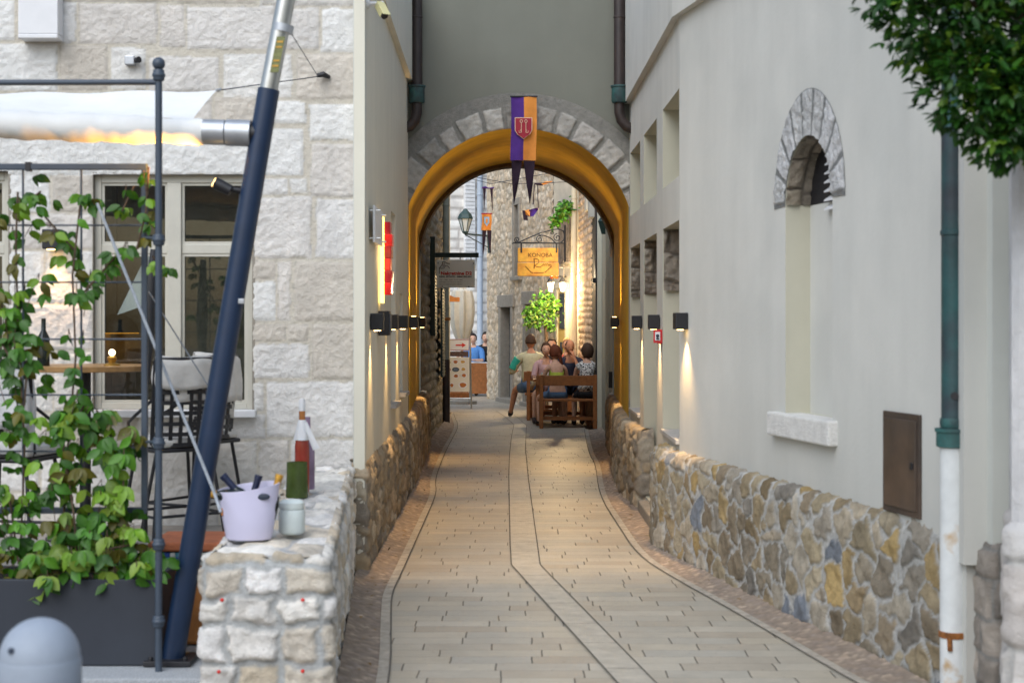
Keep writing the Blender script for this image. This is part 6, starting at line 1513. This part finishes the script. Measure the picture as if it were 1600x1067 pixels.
# leaf litter and a stray twig in the gutters
mb = MB(); rnd = random.Random(2)
for _ in range(60):
    if rnd.random() < .5: y = rnd.uniform(7, 20); x = np.interp(y, [p[1] for p in LCs], [p[0] for p in LCs])-rnd.uniform(.04, .14)
    else: y = rnd.uniform(7.5, 20); x = np.interp(y, [p[1] for p in RCs], [p[0] for p in RCs])+rnd.uniform(.04, .14)
    L = rnd.uniform(.02, .045); leaf(mb, Vector((x, y, .03)), Vector((rnd.uniform(-1, 1), rnd.uniform(-1, 1), rnd.uniform(-.1, .25))), Vector((0, 0, 1)), L, L*.5, rnd.choice([(.20, .12, .04), (.28, .15, .04), (.10, .06, .03), (.16, .14, .05)]))
tag(mb.build('fallen_leaves', M['leaf']), 'small dry leaves scattered along the gutters', 'leaves', kind='stuff')

# ------------------------------------------------------------------ people
def person(x, y, face, label, top='whitec', bottom='denim', skin='skin', hair='hair_dark', hairstyle='short', lean=0., turn=0., arms='table', sleeves='short', legs='short', spread=.12, scale=1.0, seat=.46,
           stand=False, headtilt=0., legdir=None, gender='m', patt=None):
    """sitter faces local +y; face = heading in degrees (0 faces away from the camera)"""
    o = empty('person', (x, y, 0), label, 'person'); Rz = Matrix.Rotation(R(face), 4, 'Z'); TM = Matrix.Translation((x, y, 0)) @ Rz @ Matrix.Scale(scale, 4)
    m_ = gender == 'm'; sw = .185 if m_ else .16
    V_ = []; E = []; Rd = []; lab = []
    def v(p, r, l, par=None):
        V_.append(p); Rd.append(r if hasattr(r, '__len__') else (r, r)); lab.append(l); i = len(V_)-1
        if par is not None: E.append((par, i))
        return i
    z0 = seat+.10; ly = lambda h: lean*h
    pel = v((0, 0, z0), (.155, .12), 'b'); wa = v((0, ly(.18), z0+.18), (.135 if m_ else .115, .105), 't', pel); ch = v((0, ly(.36), z0+.36), (.165 if m_ else .135, .115), 't', wa)
    sh = v((0, ly(.47), z0+.47), (.10, .085), 't', ch); nk = v((0, ly(.55)+.01, z0+.555), .052, 's', sh)
    hd0 = v((0, ly(.60)+.02, z0+.61), .05, 's', nk)
    for s in (-1, 1):
        so = v((s*sw, ly(.45), z0+.445), .062 if m_ else .05, 't', sh)
        if arms == 'table': el = (s*(sw+.06), ly(.3)+.12, z0+.22); wr = (s*.14, ly(.3)+.38, z0+.235)
        elif arms == 'face' and s == -1: el = (s*(sw+.03), ly(.3)+.26, z0+.22); wr = (s*.09, ly(.55)+.17, z0+.52)
        elif arms == 'wide': el = (s*(sw+.13), ly(.3)+.06, z0+.20); wr = (s*.24, ly(.3)+.30, z0+.215)
        else: el = (s*(sw+.05), ly(.3)+.02, z0+.18); wr = (s*.16, ly(.2)+.25, z0+.06)
        e = v(el, .043 if m_ else .035, 'a', so); mid = Vector(el).lerp(Vector(wr), .4); f1 = v(tuple(mid), .038 if m_ else .032, 'f', e); w = v(wr, .025, 'f', f1)
        d = (Vector(wr)-Vector(el)).normalized(); pd = Vector((-d.y, d.x, 0)).normalized() if abs(d.z) < .9 else Vector((1, 0, 0))
        pm = Vector(wr)+d*.06; p_ = v(tuple(pm), (.034, .018), 'h', w)
        for k in range(4):
            b_ = pm+pd*(k-1.5)*.019+d*.02; f_ = v(tuple(b_+d*.035+Vector((0, 0, -.004))), .0085, 'h', p_); v(tuple(b_+d*(.062+.008*(k in (1, 2)))+Vector((0, 0, -.014))), .0075, 'h', f_)
        t_ = v(tuple(Vector(wr)+d*.035+pd*.04*(-s)), .010, 'h', w); v(tuple(Vector(wr)+d*.065+pd*.055*(-s)), .008, 'h', t_)
        hp = v((s*.095, .04, z0-.03), .088, 'b', pel)
        if stand: kn = (s*.10, .02, .46); an = (s*.11, -.02, .09)
        else:
            kn = (s*(.10+spread), .43, seat+.045); an = (s*(.10+spread*1.1), .40, .09)
            if legdir and s == legdir[0]: kn = legdir[1]; an = legdir[2]
        k0 = v(tuple(Vector((s*.095, .04, z0-.03)).lerp(Vector(kn), .5)), .078, 'b', hp); k1 = v(kn, .056, 'k', k0); c1 = v(tuple(Vector(kn).lerp(Vector(an), .35)), .052, 'l', k1); a1 = v(an, .034, 'l', c1)
        v((an[0], an[1]+.14, .035), (.036, .028), 'o', a1); 
    me = bpy.data.meshes.new('t'); me.from_pydata(V_, E, []); ob = bpy.data.objects.new('t', me); COL.objects.link(ob)
    sk = ob.modifiers.new('s', 'SKIN'); sk.use_smooth_shade = True
    for i, l in enumerate(me.skin_vertices[0].data): l.radius = Rd[i]; l.use_root = i == 0
    sb = ob.modifiers.new('b', 'SUBSURF'); sb.levels = 1; sb.render_levels = 1
    bpy.context.view_layer.update(); bm_ = bpy.data.meshes.new_from_object(ob.evaluated_get(bpy.context.evaluated_depsgraph_get())); bpy.data.objects.remove(ob)
    co = np.array([list(q.co) for q in bm_.vertices]); fc = [tuple(p.vertices) for p in bm_.polygons]; no = np.array([list(q.normal) for q in bm_.vertices])
    segs = [(np.array(V_[a]), np.array(V_[b]), lab[b]) for a, b in E]
    ctr = np.array([co[list(f)].mean(0) for f in fc]); best = np.full(len(fc), 9e9); lb = np.array(['s']*len(fc))
    for a, b, l in segs:
        ab = b-a; t = np.clip(((ctr-a)@ab)/max(1e-9, ab@ab), 0, 1); d = np.linalg.norm(ctr-(a+t[:, None]*ab), axis=1); m = d < best; best = np.where(m, d, best); lb = np.where(m, l, lb)
    # head, one mesh with the body
    hb = MB(); hc = Vector((0, ly(.66)+.035, z0+.70)); fz_ = R(turn)
    def HT(p):
        p = Matrix.Rotation(fz_, 3, 'Z') @ (Matrix.Rotation(R(-headtilt), 3, 'X') @ Vector(p)); return hc+p
    n_, k_ = 20, 14; vs = []
    for i in range(k_+1):
        t = math.pi*i/k_
        for j in range(n_):
            a = 2*math.pi*j/n_; X_, Y_, Z_ = math.sin(t)*math.cos(a), math.sin(t)*math.sin(a), math.cos(t)
            wx = .076*(1-.22*max(0, -Z_)); wy = .095*(1-.12*max(0, -Z_)); p = Vector((X_*wx, Y_*wy, Z_*.118))
            if Y_ > .3 and Z_ < 0: p.y += .012*(-Z_)      # jaw
            if Y_ > .8 and abs(X_) < .35 and -.35 < Z_ < .05: p.y += .016*(1-abs(X_)/.35)     # nose
            if Y_ > .6 and .08 < Z_ < .3 and .2 < abs(X_) < .6: p.y -= .006                    # eye sockets
            vs.append(HT(p))
    hb.add(vs, [(i*n_+j, i*n_+(j+1) % n_, (i+1)*n_+(j+1) % n_, (i+1)*n_+j) for i in range(k_) for j in range(n_)])
    for s in (-1, 1):
        e = MB(); e.sphere((0, 0, 0), .02, 8, 0, (.4, .8, 1.3)); hb.add([HT(Vector(q)+Vector((s*.078, -.005, -.005))) for q in e.v], e.f)
        e = MB(); e.sphere((0, 0, 0), .011, 8, 0, (1.1, .5, .7)); hb.add([HT(Vector(q)+Vector((s*.03, .083, .014))) for q in e.v], e.f, 1)
    e = MB(); e.sphere((0, 0, 0), .018, 8, 0, (1.3, .4, .35)); hb.add([HT(Vector(q)+Vector((0, .090, -.058))) for q in e.v], e.f, 2)
    mats = [M[skin], M['ink'], mat('lips', (.30, .09, .07), .6, .05, 9, 0)]
    body = MB(); body.add([TM @ Vector(c) for c in co], fc, 0); nb = len(body.v); body.add([TM @ p for p in [Vector(q) for q in hb.v]], hb.f, 0); body.m[len(fc):] = hb.m
    bo_ = body.build('body', mats, o, smooth=70)
    def garment(name, labels, m, off, extra=None):
        sel = [i for i in range(len(fc)) if lb[i] in labels or (extra is not None and extra(ctr[i], lb[i]))]
        if not sel: return None
        ids = sorted({q for i in sel for q in fc[i]}); mp = {q: k for k, q in enumerate(ids)}
        g = MB(); g.add([TM @ Vector(co[q]+no[q]*off) for q in ids], [tuple(mp[q] for q in fc[i]) for i in sel]); ob_ = g.build(name, m, o, smooth=80)
        s_ = ob_.modifiers.new('t', 'SOLIDIFY'); s_.thickness = .006; s_.offset = 1; return ob_
    top_lim = z0+.36 if sleeves == 'strap' else 9
    shirt_l = {'short': ['t', 'a'], 'long': ['t', 'a', 'f'], 'none': ['t'], 'strap': []}[sleeves]
    if sleeves == 'strap': garment('top', [], M[top], .008, lambda c, l: l == 't' and c[2] < z0+.40 and c[2] > z0+.16)
    else: garment('shirt', shirt_l, patt or M[top], .010)
    garment('shorts' if legs == 'short' else 'trousers', ['b'] if legs == 'short' else ['b', 'k', 'l'], M[bottom], .010)
    garment('shoe', [], M['shoe'], .006, lambda c, l: l == 'o' and c[0] < 0); garment('shoe', [], M['shoe'], .006, lambda c, l: l == 'o' and c[0] >= 0)
    # hair
    if hairstyle != 'bald':
        h = MB(); vs = []; fs = []
        for i in range(k_+1):
            t = math.pi*i/k_
            for j in range(n_):
                a = 2*math.pi*j/n_; X_, Y_, Z_ = math.sin(t)*math.cos(a), math.sin(t)*math.sin(a), math.cos(t); th = .014+.005*math.sin(a*5+i)+(.012 if hairstyle in ('bob', 'long', 'pony') else 0)
                vs.append(Vector((X_*(.076+th), Y_*(.095+th)-.008, Z_*(.118+th)+.004)))
        low = {'short': -.15, 'bob': -.75, 'long': -.9, 'pony': -.35, 'bun': -.35}[hairstyle]
        for i in range(k_):
            for j in range(n_):
                a = 2*math.pi*(j+.5)/n_; t = math.pi*(i+.5)/k_; Y_, Z_ = math.sin(t)*math.sin(a), math.cos(t)
                if Z_ > .55+.0*Y_ or (Z_ > low and Y_ < .25+.3*Z_): fs.append((i*n_+j, i*n_+(j+1) % n_, (i+1)*n_+(j+1) % n_, (i+1)*n_+j))
        h.add([TM @ HT(p) for p in vs], fs)
        if hairstyle in ('long', 'pony'):
            h.tube([TM @ HT((.0, -.10, .0)), TM @ HT((.02, -.13, -.09)), TM @ HT((.05, -.12, -.2)), TM @ HT((.09, -.10, -.27))], [.045, .05, .035, .012] if hairstyle == 'long' else [.03, .028, .024, .01], 10)
        if hairstyle == 'bun': h.sphere(TM @ HT((0, -.10, .07)), .045, 10)
        ob_ = h.build('hair', M[hair], o, smooth=80); s_ = ob_.modifiers.new('t', 'SOLIDIFY'); s_.thickness = .012; s_.offset = -1
    else:
        h = MB(); vs = [Vector((math.sin(t)*math.cos(a)*.080, math.sin(t)*math.sin(a)*.099, math.cos(t)*.122)) for t in [math.pi*i/k_ for i in range(k_+1)] for a in [2*math.pi*j/n_ for j in range(n_)]]
        fs = [(i*n_+j, i*n_+(j+1) % n_, (i+1)*n_+(j+1) % n_, (i+1)*n_+j) for i in range(3, 8) for j in range(n_) if math.sin(2*math.pi*(j+.5)/n_) < .25]
        h.add([TM @ HT(p) for p in vs], fs); h.build('hair', mat('stubble_hair', (.10, .06, .045), .9, .2, 60, 0), o, smooth=80)
    return o, TM, HT
def print_mat():
    m = mat('black_floral_print', (.72, .72, .72), .8, .05, 9, .1, 60); t = m.node_tree; N = t.nodes; L = t.links
    b = [n for n in N if n.type == 'BSDF_PRINCIPLED'][0]; geo = N.new('ShaderNodeNewGeometry'); n = N.new('ShaderNodeTexNoise'); n.inputs['Scale'].default_value = 22; n.inputs['Distortion'].default_value = 2.5
    L.new(geo.outputs['Position'], n.inputs['Vector']); r = N.new('ShaderNodeValToRGB'); r.color_ramp.interpolation = 'CONSTANT'; r.color_ramp.elements[0].color = (.72, .72, .70, 1); r.color_ramp.elements[1].position = .53; r.color_ramp.elements[1].color = (.012, .012, .015, 1)
    L.new(n.outputs[0], r.inputs[0]); L.new(r.outputs[0], b.inputs['Base Color']); return m
person(.72, 24.83, 12, 'woman in a lime green strappy top and denim shorts on the front bench', 'greenc', 'denim', 'skin', 'hair_red', 'pony', lean=.22, turn=25, arms='table', sleeves='strap', gender='f', scale=.93)
person(1.19, 24.83, -4, 'woman in a sleeveless white top with black flower print on the front bench', 'whitec', 'blackc', 'skin', 'hair_brown', 'bob', lean=.08, turn=35, arms='table', sleeves='none', gender='f', scale=.95, patt=print_mat())
person(.98, 25.98, 172, 'bald man leaning his face on his hand across the front table', 'navyc', 'navyc', 'skin_tan', 'hair_dark', 'bald', lean=.28, turn=20, arms='face', sleeves='short', headtilt=14)
o_, TM_, HT_ = person(.80, 25.45+.62, 150, 'dark-haired woman with a white hair band beside the bald man', 'redc', 'blackc', 'skin', 'hair_dark', 'bob', lean=.2, turn=-25, arms='table', sleeves='short', gender='f', scale=.9)
hb = MB(); hb.tube([TM_ @ HT_((.10*math.cos(a), -.01+.02*math.sin(a), .135*math.sin(a))) for a in [math.pi*i/10 for i in range(11)]], .010, 6); ob = hb.build('hair_band', M['whitec'], o_)
person(.55, 26.06, 185, 'brown-haired diner facing the camera behind the woman in lime green', 'pinkc', 'blackc', 'skin', 'hair_brown', 'short', lean=.18, arms='table', gender='f', scale=.96)
o_ = person(.33, 26.93, 4, 'man in a pale yellow shirt with teal sleeves seated with one leg in the street', 'yellowc', 'denim', 'skin_tan', 'hair_brown', 'short', lean=.12, turn=0, arms='wide', sleeves='short', scale=1.05,
            legdir=(-1, (-.24, .30, .47), (-.30, .52, .09)))
for s in (-1, 1):
    T_ = o_[1]; mb = MB(); mb.tube([T_ @ Vector((s*.205, .055, .99)), T_ @ Vector((s*.26, .075, .90)), T_ @ Vector((s*.30, .085, .82))], [.078, .072, .068], 14); mb.build('sleeve', M['tealc'], o_[0], smooth=60)
person(.98, 28.05, 182, 'blonde diner with hair pinned up at the back table', 'redc', 'blackc', 'skin', 'hair_blond', 'bun', lean=.1, gender='f')
person(.72, 28.08, 175, 'dark-haired diner in black at the back table', 'blackc', 'blackc', 'skin', 'hair_dark', 'short', lean=.1)
person(-.86, 36.1, 160, 'man in a bright blue patterned shirt at the far table', 'bluec', 'blackc', 'skin', 'hair_dark', 'short', lean=.1, turn=20, scale=1.02)
person(-.62, 36.6, 182, 'dark-haired man facing the camera at the far table beside the stone tower', 'blackc', 'blackc', 'skin', 'hair_dark', 'short', lean=.0, scale=1.04)
person(-1.02, 37.8, 120, 'person in a white shirt standing behind the far table', 'whitec', 'blackc', 'skin_tan', 'hair_dark', 'short', stand=True, seat=.84, legs='long', arms='down', scale=.86)

# ------------------------------------------------------------------ light, sky and camera
w = bpy.data.worlds.new('World'); SC.world = w; w.use_nodes = True; t = w.node_tree; t.nodes.clear()
o = t.nodes.new('ShaderNodeOutputWorld'); b = t.nodes.new('ShaderNodeBackground'); s = t.nodes.new('ShaderNodeTexSky'); s.sky_type = 'NISHITA'; s.sun_disc = False
SUN_EL, SUN_AZ = 47, 205     # the sun stands behind the camera, slightly left, behind thin cloud
s.sun_elevation = R(SUN_EL); s.sun_rotation = R(SUN_AZ); s.air_density = 1.3; s.dust_density = 3; s.ozone_density = 1.2
b.inputs[1].default_value = .15
t.links.new(s.outputs[0], b.inputs[0]); t.links.new(b.outputs[0], o.inputs[0])
sd = Vector((math.sin(R(SUN_AZ))*math.cos(R(SUN_EL)), math.cos(R(SUN_AZ))*math.cos(R(SUN_EL)), math.sin(R(SUN_EL))))
l = bpy.data.lights.new('sun', 'SUN'); l.energy = 2.5; l.angle = R(60); l.color = (.74, .86, 1)
lo = bpy.data.objects.new('sun', l); COL.objects.link(lo); lo.rotation_euler = (-sd).to_track_quat('-Z', 'Y').to_euler(); lo.location = (-3, -5, 9)
cam = bpy.data.cameras.new('camera'); co_ = bpy.data.objects.new('camera', cam); COL.objects.link(co_); SC.camera = co_
cam.sensor_width = 36; cam.lens = F/1600*36; cam.clip_end = 400; cam.clip_start = .05
co_.location = (0, 0, H); co_.rotation_euler = (R(90), 0, 0); cam.shift_y = -28.5/1600
cam.dof.use_dof = True; cam.dof.focus_distance = 21; cam.dof.aperture_fstop = 3.8
SC.view_settings.view_transform = 'Standard'; SC.view_settings.look = 'None'; SC.view_settings.exposure = 0; SC.view_settings.gamma = 1
SC.cycles.use_denoising = True; SC.cycles.max_bounces = 8; SC.cycles.transparent_max_bounces = 16; SC.cycles.sample_clamp_indirect = 6
